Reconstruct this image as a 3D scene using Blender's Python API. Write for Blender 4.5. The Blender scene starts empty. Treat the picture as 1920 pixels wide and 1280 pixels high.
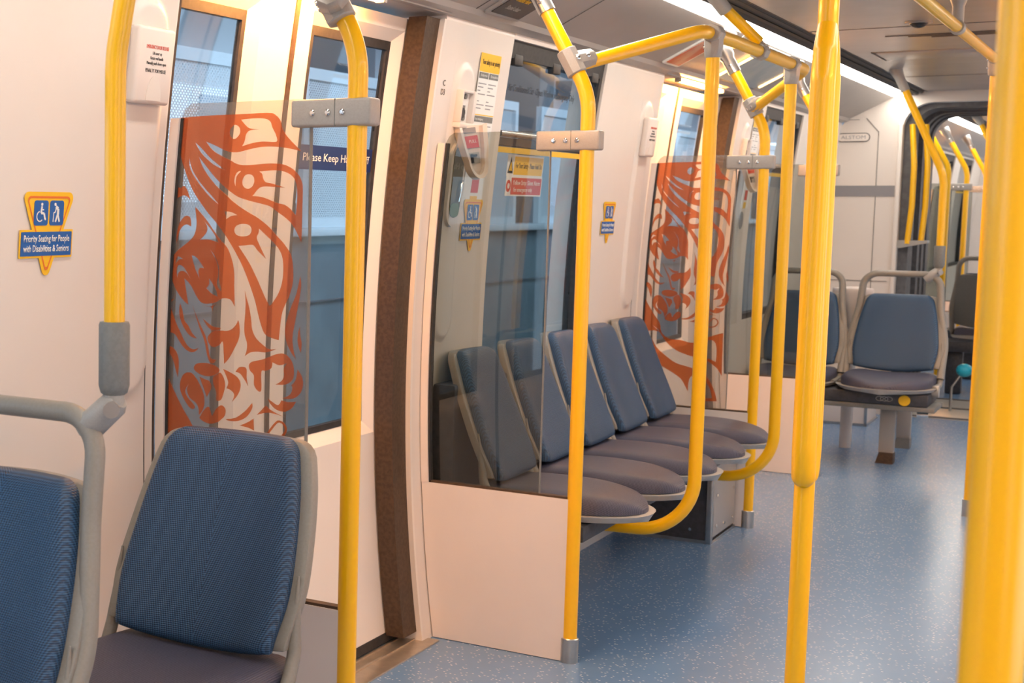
import bpy, bmesh, math, random
from mathutils import Vector, Matrix
from math import pi, sin, cos, sqrt, radians
random.seed(7)
SC = bpy.context.scene
COL = SC.collection
# ------------------------------------------------------------------ camera
cam = bpy.data.cameras.new('camera'); camo = bpy.data.objects.new('camera', cam); COL.objects.link(camo)
FPX, YAW, PIT, ROL = 2702.7463942273193, 0.6065585449211551, -0.09526418360525754, 0.007754445878127788
_f = Vector((-sin(YAW)*cos(PIT), cos(YAW)*cos(PIT), sin(PIT)))
_r = Vector((cos(YAW), sin(YAW), 0)); _u = _r.cross(_f)
_r2 = _r*cos(ROL)+_u*sin(ROL); _u2 = _r2.cross(_f)
camo.matrix_world = Matrix(((_r2.x, _u2.x, -_f.x, 0), (_r2.y, _u2.y, -_f.y, 0), (_r2.z, _u2.z, -_f.z, 1.28), (0, 0, 0, 1)))
cam.sensor_width = 36; cam.lens = FPX/1920*36; cam.shift_x = (960-300)/1920
cam.clip_start = .05; cam.clip_end = 200
cam.dof.use_dof = True; cam.dof.focus_distance = 3.3; cam.dof.aperture_fstop = 9.0
SC.camera = camo
# ------------------------------------------------------------------ light
SC.view_settings.view_transform = 'Standard'; SC.view_settings.look = 'None'
SC.view_settings.gamma = 1; SC.view_settings.use_curve_mapping = False
SC.view_settings.exposure = -0.08
wd = bpy.data.worlds.new('sky'); SC.world = wd; wd.use_nodes = True
wd.node_tree.nodes['Background'].inputs[0].default_value = (.62, .80, 1.0, 1)
wd.node_tree.nodes['Background'].inputs[1].default_value = 3.4

# ------------------------------------------------------------------ materials
def mat(name, col, rough=.5, metal=0., spec=.5, coat=0., emit=None, es=0.):
    m = bpy.data.materials.new(name); m.use_nodes = True
    b = m.node_tree.nodes['Principled BSDF']
    b.inputs['Base Color'].default_value = (*col, 1); b.inputs['Roughness'].default_value = rough
    b.inputs['Metallic'].default_value = metal; b.inputs['Specular IOR Level'].default_value = spec
    b.inputs['Coat Weight'].default_value = coat; b.inputs['Coat Roughness'].default_value = .06
    if emit: b.inputs['Emission Color'].default_value = (*emit, 1); b.inputs['Emission Strength'].default_value = es
    return m
def N(m, t, **kw):
    n = m.node_tree.nodes.new(t)
    for k, v in kw.items(): setattr(n, k, v)
    return n
def noisy(m, col2, scale, lo=.4, hi=.6, detail=4, bump=0., coords='Object'):
    """second colour through noise, optional bump"""
    nt = m.node_tree; b = nt.nodes['Principled BSDF']
    tc = N(m, 'ShaderNodeTexCoord'); no = N(m, 'ShaderNodeTexNoise'); no.inputs['Scale'].default_value = scale
    no.inputs['Detail'].default_value = detail
    nt.links.new(tc.outputs[coords], no.inputs['Vector'])
    cr = N(m, 'ShaderNodeValToRGB'); cr.color_ramp.elements[0].position = lo; cr.color_ramp.elements[1].position = hi
    cr.color_ramp.elements[0].color = b.inputs['Base Color'].default_value; cr.color_ramp.elements[1].color = (*col2, 1)
    nt.links.new(no.outputs['Fac'], cr.inputs[0]); nt.links.new(cr.outputs[0], b.inputs['Base Color'])
    if bump:
        bp = N(m, 'ShaderNodeBump'); bp.inputs['Strength'].default_value = bump; bp.inputs['Distance'].default_value = .002
        nt.links.new(no.outputs['Fac'], bp.inputs['Height']); nt.links.new(bp.outputs[0], b.inputs['Normal'])
    return m
M = {}
M['wall'] = noisy(mat('cream_panel', (.74, .665, .60), .38), (.72, .645, .58), 3)
M['door'] = noisy(mat('door_enamel', (.80, .72, .65), .32), (.78, .70, .63), 2)
M['part'] = noisy(mat('partition_laminate', (.76, .67, .61), .4), (.74, .65, .59), 4)
M['ceil'] = noisy(mat('ceiling_panel', (.33, .30, .285), .26), (.315, .285, .27), 5)
M['cove'] = noisy(mat('cove_panel', (.36, .33, .31), .36), (.345, .315, .295), 5)
M['dark'] = noisy(mat('dark_rubber', (.02, .018, .018), .55), (.03, .027, .026), 60)
M['seal'] = noisy(mat('brown_door_seal', (.050, .026, .012), .6), (.072, .040, .021), 90, bump=.2)
M['yel'] = noisy(mat('yellow_enamel', (.96, .50, .0), .30, coat=.22), (.92, .50, .0), 1.5)
M['cast'] = noisy(mat('cast_aluminium_paint', (.36, .335, .305), .42, .1), (.38, .355, .325), 300, bump=.04)
M['steel'] = noisy(mat('stainless_steel', (.55, .53, .50), .28, 1), (.48, .46, .44), 20)
M['chrome'] = mat('polished_steel', (.8, .78, .76), .12, 1)
M['frame'] = noisy(mat('grey_seat_plastic', (.235, .215, .185), .42), (.25, .23, .20), 200, bump=.08)
M['lip'] = noisy(mat('pale_seat_shell', (.40, .38, .35), .35), (.42, .40, .37), 100)
M['sleeve'] = noisy(mat('grey_rubber_sleeve', (.17, .17, .16), .55), (.19, .19, .18), 150, bump=.1)
M['white'] = mat('white_label', (.82, .80, .76), .4)
M['black'] = mat('black_print', (.02, .02, .02), .5)
M['red'] = mat('red_print', (.62, .06, .03), .45)
M['orange'] = mat('orange_print', (.75, .16, .02), .45)
M['blue'] = mat('blue_print', (.005, .10, .36), .4)
M['navy'] = mat('navy_print', (.008, .03, .14), .4)
M['syel'] = mat('yellow_label', (.88, .50, .01), .4)
M['sill'] = noisy(mat('brushed_sill', (.55, .47, .38), .32, .8), (.62, .53, .42), 30)
M['ext'] = noisy(mat('bluish_concrete', (.16, .24, .29), .8), (.20, .29, .34), 4)
M['extd'] = noisy(mat('dark_trackbed', (.05, .07, .085), .9), (.08, .10, .12), 8)
M['extw'] = mat('white_fence_paint', (.62, .70, .76), .5)
M['extb'] = mat('blue_poster', (.04, .30, .55), .5)
M['extg'] = mat('grey_steelwork', (.16, .18, .21), .6)
M['exts'] = mat('pale_shading_sheet', (.45, .50, .56), .7)
M['band'] = mat('grey_band', (.25, .24, .25), .45)
M['grv'] = mat('panel_joint', (.10, .09, .085), .7)
M['bell'] = noisy(mat('gangway_bellows', (.09, .09, .095), .6), (.12, .12, .125), 30)
M['beam'] = noisy(mat('charcoal_beam', (.035, .037, .045), .5), (.05, .05, .06), 60)
M['lamp'] = mat('ceiling_light_diffuser', (.9, .9, .9), .5, emit=(1, .92, .82), es=20)
M['dlamp'] = mat('door_lamp', (1, .7, .4), .5, emit=(1, .41, .085), es=300)
M['mlamp'] = mat('map_edge_lamp', (1, .7, .4), .5, emit=(1, .55, .18), es=9)
M['cyan'] = mat('cyan_plastic', (.02, .42, .6), .4)
M['scr'] = mat('dark_screen', (.02, .02, .022), .25)
M['adr'] = noisy(mat('red_advert', (.50, .10, .04), .35), (.55, .30, .22), 9, .5, .65)
M['adb'] = noisy(mat('pale_blue_map', (.20, .31, .38), .3), (.27, .37, .42), 12)

def seatmat(name, c1, c2, axes):
    """woven vinyl: two crossed diagonal waves"""
    m = mat(name, c1, .42, spec=.5); nt = m.node_tree; b = nt.nodes['Principled BSDF']
    tc = N(m, 'ShaderNodeTexCoord'); outs = []
    for s in (1, -1):
        mp = N(m, 'ShaderNodeMapping'); nt.links.new(tc.outputs['Object'], mp.inputs['Vector'])
        sp = N(m, 'ShaderNodeSeparateXYZ'); nt.links.new(tc.outputs['Object'], sp.inputs[0])
        ab = N(m, 'ShaderNodeMath', operation='ABSOLUTE'); nt.links.new(sp.outputs[0], ab.inputs[0])
        sb_ = N(m, 'ShaderNodeMath', operation='SUBTRACT'); nt.links.new(ab.outputs[0], sb_.inputs[0]); nt.links.new(sp.outputs[3-axes[1]], sb_.inputs[1])
        a = N(m, 'ShaderNodeMath', operation='MULTIPLY'); a.inputs[1].default_value = 560
        nt.links.new(sb_.outputs[0], a.inputs[0])
        c = N(m, 'ShaderNodeMath', operation='MULTIPLY'); c.inputs[1].default_value = 880*s
        nt.links.new(sp.outputs[axes[1]], c.inputs[0])
        d = N(m, 'ShaderNodeMath', operation='ADD'); nt.links.new(a.outputs[0], d.inputs[0]); nt.links.new(c.outputs[0], d.inputs[1])
        e = N(m, 'ShaderNodeMath', operation='SINE'); nt.links.new(d.outputs[0], e.inputs[0]); outs.append(e)
    mx = N(m, 'ShaderNodeMath', operation='MULTIPLY'); nt.links.new(outs[0].outputs[0], mx.inputs[0]); nt.links.new(outs[1].outputs[0], mx.inputs[1])
    cr = N(m, 'ShaderNodeMapRange'); cr.inputs[1].default_value = -.6; cr.inputs[2].default_value = .6
    nt.links.new(mx.outputs[0], cr.inputs[0])
    mc = N(m, 'ShaderNodeMix', data_type='RGBA'); mc.inputs[6].default_value = (*c1, 1); mc.inputs[7].default_value = (*c2, 1)
    nt.links.new(cr.outputs[0], mc.inputs[0]); nt.links.new(mc.outputs[2], b.inputs['Base Color'])
    bp = N(m, 'ShaderNodeBump'); bp.inputs['Strength'].default_value = .6; bp.inputs['Distance'].default_value = .0013
    nt.links.new(cr.outputs[0], bp.inputs['Height']); nt.links.new(bp.outputs[0], b.inputs['Normal'])
    return m
M['vinylb'] = seatmat('woven_blue_vinyl_back', (.003, .017, .048), (.034, .100, .205), (0, 2))
M['vinyls'] = seatmat('woven_blue_vinyl_seat', (.023, .027, .055), (.088, .086, .130), (0, 1))

def floormat():
    m = mat('speckled_blue_floor', (.30, .36, .46), .27, spec=.65); nt = m.node_tree; b = nt.nodes['Principled BSDF']
    tc = N(m, 'ShaderNodeTexCoord')
    vo = N(m, 'ShaderNodeTexVoronoi', voronoi_dimensions='2D'); vo.inputs['Scale'].default_value = 85; mpv = N(m, 'ShaderNodeMapping'); mpv.inputs['Rotation'].default_value = (0, 0, .5); mpv.inputs['Scale'].default_value = (1, 1.9, 1); nt.links.new(tc.outputs['Object'], mpv.inputs['Vector']); nt.links.new(mpv.outputs[0], vo.inputs['Vector'])
    no = N(m, 'ShaderNodeTexNoise'); no.inputs['Scale'].default_value = 120; nt.links.new(tc.outputs['Object'], no.inputs['Vector'])
    mr = N(m, 'ShaderNodeMapRange'); mr.inputs[1].default_value = .30; mr.inputs[2].default_value = .20
    nt.links.new(vo.outputs['Distance'], mr.inputs[0])
    m1 = N(m, 'ShaderNodeMath', operation='GREATER_THAN'); m1.inputs[1].default_value = .87; spc = N(m, 'ShaderNodeSeparateColor'); nt.links.new(vo.outputs['Color'], spc.inputs[0]); nt.links.new(spc.outputs[0], m1.inputs[0])
    mm = N(m, 'ShaderNodeMath', operation='MULTIPLY'); nt.links.new(mr.outputs[0], mm.inputs[0]); nt.links.new(m1.outputs[0], mm.inputs[1])
    n2 = N(m, 'ShaderNodeTexNoise', noise_dimensions='2D'); n2.inputs['Scale'].default_value = 9; nt.links.new(tc.outputs['Object'], n2.inputs['Vector'])
    mx = N(m, 'ShaderNodeMix', data_type='RGBA'); mx.inputs[6].default_value = (.115, .225, .405, 1); mx.inputs[7].default_value = (.14, .255, .435, 1)
    nt.links.new(n2.outputs['Fac'], mx.inputs[0])
    m2 = N(m, 'ShaderNodeMix', data_type='RGBA'); m2.inputs[7].default_value = (.62, .70, .80, 1)
    nt.links.new(mm.outputs[0], m2.inputs[0]); nt.links.new(mx.outputs[2], m2.inputs[6]); nt.links.new(m2.outputs[2], b.inputs['Base Color'])
    return m
M['floor'] = floormat()

def glass(name, tint, refl=.08, diff=0., dcol=(.8, .8, .8), rough=.02):
    m = bpy.data.materials.new(name); m.use_nodes = True; nt = m.node_tree
    for n in list(nt.nodes):
        if n.type != 'OUTPUT_MATERIAL': nt.nodes.remove(n)
    out = [n for n in nt.nodes if n.type == 'OUTPUT_MATERIAL'][0]
    t = N(m, 'ShaderNodeBsdfTransparent'); t.inputs[0].default_value = (*[c**.5 for c in tint], 1)
    g = N(m, 'ShaderNodeBsdfGlossy'); g.inputs['Roughness'].default_value = rough
    fr = N(m, 'ShaderNodeFresnel'); fr.inputs['IOR'].default_value = 1.5
    a = N(m, 'ShaderNodeMath', operation='ADD'); a.inputs[1].default_value = refl; nt.links.new(fr.outputs[0], a.inputs[0])
    geo = N(m, 'ShaderNodeNewGeometry'); iv = N(m, 'ShaderNodeMath', operation='SUBTRACT'); iv.inputs[0].default_value = 1; nt.links.new(geo.outputs['Backfacing'], iv.inputs[1])
    am = N(m, 'ShaderNodeMath', operation='MULTIPLY'); nt.links.new(a.outputs[0], am.inputs[0]); nt.links.new(iv.outputs[0], am.inputs[1]); a = am
    base = t
    if diff:
        d = N(m, 'ShaderNodeBsdfDiffuse'); d.inputs[0].default_value = (*dcol, 1)
        tl = N(m, 'ShaderNodeBsdfTranslucent'); tl.inputs[0].default_value = (*dcol, 1)
        dm = N(m, 'ShaderNodeMixShader'); dm.inputs[0].default_value = .35; nt.links.new(d.outputs[0], dm.inputs[1]); nt.links.new(tl.outputs[0], dm.inputs[2])
        x = N(m, 'ShaderNodeMixShader'); x.inputs[0].default_value = diff
        nt.links.new(t.outputs[0], x.inputs[1]); nt.links.new(dm.outputs[0], x.inputs[2]); base = x
    mx = N(m, 'ShaderNodeMixShader'); nt.links.new(a.outputs[0], mx.inputs[0])
    nt.links.new(base.outputs[0], mx.inputs[1]); nt.links.new(g.outputs[0], mx.inputs[2])
    nt.links.new(mx.outputs[0], out.inputs['Surface'])
    return m
M['pane'] = glass('window_glass', (.80, .86, .88), .04)
M['tint'] = glass('smoked_partition_glass', (.52, .54, .50), .02)
M['film'] = glass('filmed_partition_glass', (.60, .61, .60), .01, .08, (.7, .66, .62))
M['art'] = glass('orange_artwork_film', (.80, .32, .14), .0, .28, (.72, .21, .065), .3)

def meshmat():
    m = mat('perforated_white_mesh', (.62, .70, .76), .5); nt = m.node_tree; b = nt.nodes['Principled BSDF']
    tc = N(m, 'ShaderNodeTexCoord'); sp = N(m, 'ShaderNodeSeparateXYZ'); nt.links.new(tc.outputs['Object'], sp.inputs[0]); o = []
    for s in (1, -1):
        a = N(m, 'ShaderNodeMath', operation='MULTIPLY'); a.inputs[1].default_value = 260; nt.links.new(sp.outputs[1], a.inputs[0])
        c = N(m, 'ShaderNodeMath', operation='MULTIPLY'); c.inputs[1].default_value = 260*s; nt.links.new(sp.outputs[2], c.inputs[0])
        d = N(m, 'ShaderNodeMath', operation='ADD'); nt.links.new(a.outputs[0], d.inputs[0]); nt.links.new(c.outputs[0], d.inputs[1])
        e = N(m, 'ShaderNodeMath', operation='SINE'); nt.links.new(d.outputs[0], e.inputs[0]); o.append(e)
    mx = N(m, 'ShaderNodeMath', operation='MAXIMUM'); nt.links.new(o[0].outputs[0], mx.inputs[0]); nt.links.new(o[1].outputs[0], mx.inputs[1])
    gt = N(m, 'ShaderNodeMath', operation='GREATER_THAN'); gt.inputs[1].default_value = .35; nt.links.new(mx.outputs[0], gt.inputs[0])
    nt.links.new(gt.outputs[0], b.inputs['Alpha'])
    return m
M['mesh'] = meshmat()
def perfmat():
    m = mat('perforated_steel', (.36, .36, .36), .4, .6); nt = m.node_tree; b = nt.nodes['Principled BSDF']
    tc = N(m, 'ShaderNodeTexCoord'); v = N(m, 'ShaderNodeTexVoronoi'); v.inputs['Scale'].default_value = 110; v.inputs['Randomness'].default_value = 0
    nt.links.new(tc.outputs['Object'], v.inputs['Vector'])
    cr = N(m, 'ShaderNodeValToRGB'); cr.color_ramp.elements[0].position = .3; cr.color_ramp.elements[1].position = .36
    cr.color_ramp.elements[0].color = (.08, .08, .08, 1); cr.color_ramp.elements[1].color = (.45, .44, .43, 1)
    nt.links.new(v.outputs['Distance'], cr.inputs[0]); nt.links.new(cr.outputs[0], b.inputs['Base Color'])
    return m
M['perf'] = perfmat()

# ------------------------------------------------------------------ builders
XC = -.585
def XW(z): return -1.779+(.075 if z > .78 else .095)*(z-.78)**2
def rootof(o):
    while o.parent: o = o.parent
    return o
def obj(name, bm, m, parent=None, label=None, cat=None, group=None, kind=None, smooth=True, orig=None):
    """orig: world origin of the bmesh coordinates' owner; meshes are stored relative to their top-level root"""
    bmesh.ops.remove_doubles(bm, verts=bm.verts, dist=1e-6)
    bmesh.ops.recalc_face_normals(bm, faces=bm.faces)
    me = bpy.data.meshes.new(name)
    o = bpy.data.objects.new(name, None if False else me)
    if parent:
        bm.transform(Matrix.Translation(-rootof(parent).location))
    elif orig is not None:
        bm.transform(Matrix.Translation(-Vector(orig))); o.location = orig
    bm.to_mesh(me); bm.free()
    me.materials.append(M[m] if isinstance(m, str) else m)
    if smooth:
        me.polygons.foreach_set('use_smooth', [True]*len(me.polygons))
        me.set_sharp_from_angle(angle=radians(38))
    COL.objects.link(o)
    if parent: o.parent = parent
    if label: o['label'] = label
    if cat: o['category'] = cat
    if group: o['group'] = group
    if kind: o['kind'] = kind
    return o
def thing(name, loc, label, cat, group=None, kind=None):
    o = bpy.data.objects.new(name, None); COL.objects.link(o); o.location = loc; o.empty_display_size = .05
    if label: o['label'] = label
    if cat: o['category'] = cat
    if group: o['group'] = group
    if kind: o['kind'] = kind
    return o
def B(): return bmesh.new()
def box(bm, x0, x1, y0, y1, z0, z1, bev=0., seg=2, mx=None):
    r = bmesh.ops.create_cube(bm, size=1)
    vs = r['verts']
    T = Matrix.Translation(((x0+x1)/2, (y0+y1)/2, (z0+z1)/2)) @ Matrix.Diagonal((x1-x0, y1-y0, z1-z0, 1))
    bmesh.ops.transform(bm, matrix=T, verts=vs)
    if bev:
        es = list({e for v in vs for e in v.link_edges})
        r2 = bmesh.ops.bevel(bm, geom=es, offset=bev, segments=seg, profile=.5, affect='EDGES')
        vs = [v for v in set(r2['verts']) | set(v for v in vs if v.is_valid)]
    if mx is not None: bmesh.ops.transform(bm, matrix=mx, verts=[v for v in vs if v.is_valid])
    return bm
def fillet(pts, r, n=7):
    P = [Vector(p) for p in pts]; out = [P[0]]
    for i in range(1, len(P)-1):
        a, b, c = P[i-1], P[i], P[i+1]
        d1 = (a-b).normalized(); d2 = (c-b).normalized(); ang = d1.angle(d2)
        if ang > pi-.02: out.append(b); continue
        ri = r[i] if isinstance(r, dict) and i in r else (r if not isinstance(r, dict) else .05)
        t = min(ri/math.tan(ang/2), (a-b).length*.48, (c-b).length*.48)
        rr = t*math.tan(ang/2)
        ctr = b+(d1+d2).normalized()*(rr/sin(ang/2))
        s = b+d1*t-ctr; e = b+d2*t-ctr; w = s.angle(e)
        for k in range(n+1):
            q = k/n
            out.append(ctr+(s*sin((1-q)*w)+e*sin(q*w))/sin(w))
    out.append(P[-1]); return out
def tube(bm, pts, rad, seg=20, cap=True):
    P = [Vector(p) for p in pts]; rings = []
    n = None
    for i, p in enumerate(P):
        t = (P[min(i+1, len(P)-1)]-P[max(i-1, 0)]).normalized()
        if n is None:
            n = t.orthogonal().normalized()
        n = (n-t*n.dot(t)).normalized(); b = t.cross(n)
        r = rad[i] if isinstance(rad, (list, tuple)) else rad
        rings.append([bm.verts.new(p+(n*cos(2*pi*k/seg)+b*sin(2*pi*k/seg))*r) for k in range(seg)])
    for a, b_ in zip(rings, rings[1:]):
        for k in range(seg): bm.faces.new((a[k], a[(k+1) % seg], b_[(k+1) % seg], b_[k]))
    if cap: bm.faces.new(rings[0][::-1]); bm.faces.new(rings[-1])
    return bm
def prism(bm, poly, mx, t):
    """polygon (x,y) list in local plane, extruded +z by t, placed with mx"""
    a = [bm.verts.new(mx @ Vector((x, y, 0))) for x, y in poly]; b = [bm.verts.new(mx @ Vector((x, y, t))) for x, y in poly]
    bm.faces.new(a[::-1]); bm.faces.new(b); n = len(a)
    for i in range(n): bm.faces.new((a[i], a[(i+1) % n], b[(i+1) % n], b[i]))
    return bm
def grid2(bm, F, Gf, nu, nv, close=True):
    """closed sheet between front F(u,v) and back G(u,v); u,v in 0..1"""
    f = [[bm.verts.new(F(i/nu, j/nv)) for j in range(nv+1)] for i in range(nu+1)]
    g = [[bm.verts.new(Gf(i/nu, j/nv)) for j in range(nv+1)] for i in range(nu+1)]
    for A, fl in ((f, 0), (g, 1)):
        for i in range(nu):
            for j in range(nv):
                q = (A[i][j], A[i+1][j], A[i+1][j+1], A[i][j+1]); bm.faces.new(q[::-1] if fl else q)
    per = [(i, 0) for i in range(nu)]+[(nu, j) for j in range(nv)]+[(i, nv) for i in range(nu, 0, -1)]+[(0, j) for j in range(nv, 0, -1)]
    for k in range(len(per)):
        (a, b), (c, d) = per[k], per[(k+1) % len(per)]
        bm.faces.new((f[a][b], g[a][b], g[c][d], f[c][d]))
    return bm
def rrect(x0, x1, y0, y1, r, n=6):
    o = []
    for cx, cy, a0 in ((x1-r, y1-r, 0), (x0+r, y1-r, 90), (x0+r, y0+r, 180), (x1-r, y0+r, 270)):
        for k in range(n+1):
            a = radians(a0+90*k/n); o.append((cx+r*cos(a), cy+r*sin(a)))
    return o
def sideX(x, s): return x if s > 0 else 2*XC-x       # s=+1 left wall, -1 mirrored right wall
def wallpatch(bm, s, y0, y1, z0, z1, o0, o1, ny=1, nz=None):
    nz = nz or max(2, int((z1-z0)/.08))
    def F(off): return lambda u, v: Vector((sideX(XW(z0+(z1-z0)*v)-off, s), y0+(y1-y0)*u, z0+(z1-z0)*v))
    return grid2(bm, F(o0), F(o1), ny, nz)
def wframe(y, z, off=0., s=1):
    """frame on the left wall: x'=+Y, y'=up along wall, z'=into the car"""
    dx = 2*(.075 if z > .78 else .095)*(z-.78)
    up = Vector((dx, 0, 1)).normalized(); rt = Vector((0, 1, 0)); nn = rt.cross(up)
    o = Vector((XW(z), y, z))+nn*off
    if s < 0:
        up = Vector((-up.x, 0, up.z)); rt = Vector((0, -1, 0)); nn = Vector((-nn.x, 0, nn.z)); o = Vector((2*XC-o.x, y, z))
    return Matrix(((rt.x, up.x, nn.x, o.x), (rt.y, up.y, nn.y, o.y), (rt.z, up.z, nn.z, o.z), (0, 0, 0, 1)))
def yframe(x, y, z):
    """frame facing -Y: x'=+X, y'=+Z, z'=-Y"""
    return Matrix(((1, 0, 0, x), (0, 0, -1, y), (0, 1, 0, z), (0, 0, 0, 1)))
def text(s, h, mx, m, parent, name='lettering', w=None, align='CENTER', t=.0004, label=None, bold=0.):
    cu = bpy.data.curves.new(name, 'FONT'); cu.body = s; cu.size = h; cu.align_x = align; cu.align_y = 'CENTER'
    cu.resolution_u = 2; cu.offset = bold*h; cu.extrude = 0
    o = bpy.data.objects.new('tmp', cu); COL.objects.link(o)
    dg = bpy.context.evaluated_depsgraph_get(); me = bpy.data.meshes.new_from_object(o.evaluated_get(dg))
    bpy.data.objects.remove(o)
    bm = B(); bm.from_mesh(me); bpy.data.meshes.remove(me)
    xs = [v.co.x for v in bm.verts]
    if w and xs:
        k = w/(max(xs)-min(xs)); bmesh.ops.transform(bm, matrix=Matrix.Diagonal((k, 1, 1, 1)), verts=bm.verts)
    r = bmesh.ops.extrude_face_region(bm, geom=bm.faces[:])
    bmesh.ops.translate(bm, vec=(0, 0, t), verts=[v for v in r['geom'] if isinstance(v, bmesh.types.BMVert)])
    bm.transform(mx)
    return obj(name, bm, m, parent, smooth=False, label=label)
# ------------------------------------------------------------------ setting: floor, walls, ceiling
Y0, Y1, YE = -2.6, 9.94, 18.5
PY = [-.93, 2.56, 6.05]                     # near partition of every doorway
DOORS = [(-.96, .37, -.30), (2.53, 3.86, 3.15), (6.02, 7.35, 6.52)]     # opening start, end, seam
WINS = [(.89, 1.81), (4.38, 5.30), (7.87, 8.79)]
ZT = 1.805
bm = B(); box(bm, -1.9, .75, Y0, Y1, -.06, 0)
obj('floor', bm, 'floor', kind='structure')
bm = B(); box(bm, -1.9, .75, 11.0, YE, -.06, 0)
obj('floor', bm, 'floor', kind='structure')
def build_wall(name, s, y0, y1, doors, wins):
    bm = B(); ev = [(d[0], d[1], 'd') for d in doors]+[(w[0], w[1], 'w') for w in wins]; ev.sort(); y = y0
    for a, b, k in ev:
        wallpatch(bm, s, y, a, 0, ZT, 0, .12)
        if k == 'w':
            wallpatch(bm, s, a, b, 0, .70, 0, .12); wallpatch(bm, s, a, b, 1.80, 1.84, 0, .12)
        y = b
    wallpatch(bm, s, y, y1, 0, ZT, 0, .12)
    for a, b in [(y0, doors[0][0])]+[(doors[i][1], doors[i+1][0]) for i in range(len(doors)-1)]+[(doors[-1][1], y1)] if doors else [(y0, y1)]:
        box(bm, *sorted((sideX(-1.86, s), sideX(XW(ZT), s))), a, b, ZT, 1.86)
    return obj(name, bm, 'wall', kind='structure')
build_wall('wall_left', 1, Y0, Y1, DOORS, WINS)
build_wall('wall_right', -1, Y0, Y1, DOORS, WINS)
ND = [(13.2, 14.53, 13.8)]; NW = [(11.6, 12.5), (15.1, 16.0), (16.5, 17.6)]
build_wall('wall_left', 1, 11.0, YE, ND, NW)
build_wall('wall_right', -1, 11.0, YE, ND, NW)
bm = B(); box(bm, -1.9, .75, Y0-.06, Y0, 0, 2.05); obj('wall_back', bm, 'wall', kind='structure')
bm = B(); box(bm, -1.9, .75, YE, YE+.06, 0, 2.05); obj('wall_far_end', bm, 'wall', kind='structure')
# ceiling
def prof(bm, pts, y0, y1, s, t=.02):
    for (xa, za), (xb, zb) in zip(pts, pts[1:]):
        d = Vector((-(zb-za), 0, (xb-xa))).normalized()*t
        if d.z < 0: d = -d
        a0 = [(xa, za), (xb, zb), (xb+d.x, zb+d.z), (xa+d.x, za+d.z)]
        lo = [bm.verts.new((sideX(x, s), y0, z)) for x, z in a0]; hi = [bm.verts.new((sideX(x, s), y1, z)) for x, z in a0]
        bm.faces.new(lo); bm.faces.new(hi[::-1])
        for i in range(4): bm.faces.new((lo[i], hi[i], hi[(i+1) % 4], lo[(i+1) % 4]))
for a, b in ((Y0, Y1), (11.0, YE)):
    bm = B(); box(bm, -1.235, 2*XC+1.235, a, b, 1.995, 2.05); obj('ceiling', bm, 'ceil', kind='structure')
    for s in (1, -1):
        bm = B(); prof(bm, [(-1.702, 1.8155), (-1.665, 1.828), (-1.655, 1.843), (-1.415, 1.967)], a, b, s)
        obj('ceiling', bm, 'cove', kind='structure')
        bm = B(); prof(bm, [(-1.325, 1.974), (-1.30, 2.0), (-1.29, 1.978), (-1.275, 2.0), (-1.262, 1.984), (-1.25, 2.0), (-1.235, 1.993)], a, b, s, .012)
        obj('trim_%d' % (1 if s > 0 else 2), bm, 'dark', kind='structure')
# light strips: one diffuser thing per length
n = 0
def strip(y0, y1, s, lab):
    t = thing('ceiling_light', (sideX(-1.37, s), y0, 1.975), lab, 'ceiling light', 'strip lights along the ceiling')
    bm = B(); prof(bm, [(-1.413, 1.9685), (-1.329, 1.9735)], y0+.006, y1-.006, s, .01)
    obj('diffuser', bm, 'lamp', t)
    bm = B(); prof(bm, [(-1.419, 1.971), (-1.323, 1.978)], y0, y1, s, .016)
    obj('light_tray', bm, 'steel', t)
ys = [-2.5, -1.25, 0, 1.25, 2.5, 3.75, 4.85, 6.0, 7.15, 8.1, 9.0, 9.92]
for a, b in zip(ys, ys[1:]):
    for s in (1, -1): strip(a, b, s, 'one glowing white length of the long ceiling strip light in the near car')
for a, b in zip([11.1, 12.3, 13.5, 14.7, 16.0, 17.2], [12.3, 13.5, 14.7, 16.0, 17.2, 18.4]):
    for s in (1, -1): strip(a, b, s, 'one glowing white length of strip light in the car beyond the gangway')
# ceiling details (Z=1.995)
ZC = 1.995
for i, y in enumerate((1.5, 3.95, 6.39, 8.8)):
    bm = B(); box(bm, -1.235, .065, y-.003, y+.003, ZC-.0015, ZC+.001); obj('trim_%d' % (10+i), bm, 'grv', kind='structure')
t = thing('ceiling_hatch', (-.93, 7.57, ZC), 'rectangular hatch in the grey ceiling between the rails', 'hatch')
bm = B(); box(bm, -1.14, -.70, 7.38, 7.76, ZC-.004, ZC, .001); obj('hatch_panel', bm, 'ceil', t)
bm = B(); box(bm, -1.155, -1.14, 7.37, 7.77, ZC-.003, ZC+.001); obj('hinge_joint', bm, 'grv', t)
t = thing('ceiling_camera', (-.82, 6.26, ZC), 'small dark security camera dome set in the grey ceiling', 'camera')
bm = B(); bmesh.ops.create_uvsphere(bm, u_segments=24, v_segments=12, radius=.034, matrix=Matrix.Translation((-.82, 6.26, ZC)) @ Matrix.Diagonal((1, 1, .7, 1))); obj('dome', bm, 'scr', t)
bm = B(); tube(bm, [(-.82, 6.26, ZC-.006), (-.82, 6.26, ZC)], .048, 28); obj('camera_rim', bm, 'cove', t)
t = thing('ceiling_vent', (-.80, 6.75, ZC), 'long thin air vent slot in the ceiling behind the camera dome', 'vent')
bm = B()
for k in range(3): box(bm, -1.0+.08*k, -.60, 6.70+.05*k, 6.712+.05*k, ZC-.004, ZC-.001)
obj('slot', bm, 'grv', t)
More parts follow.
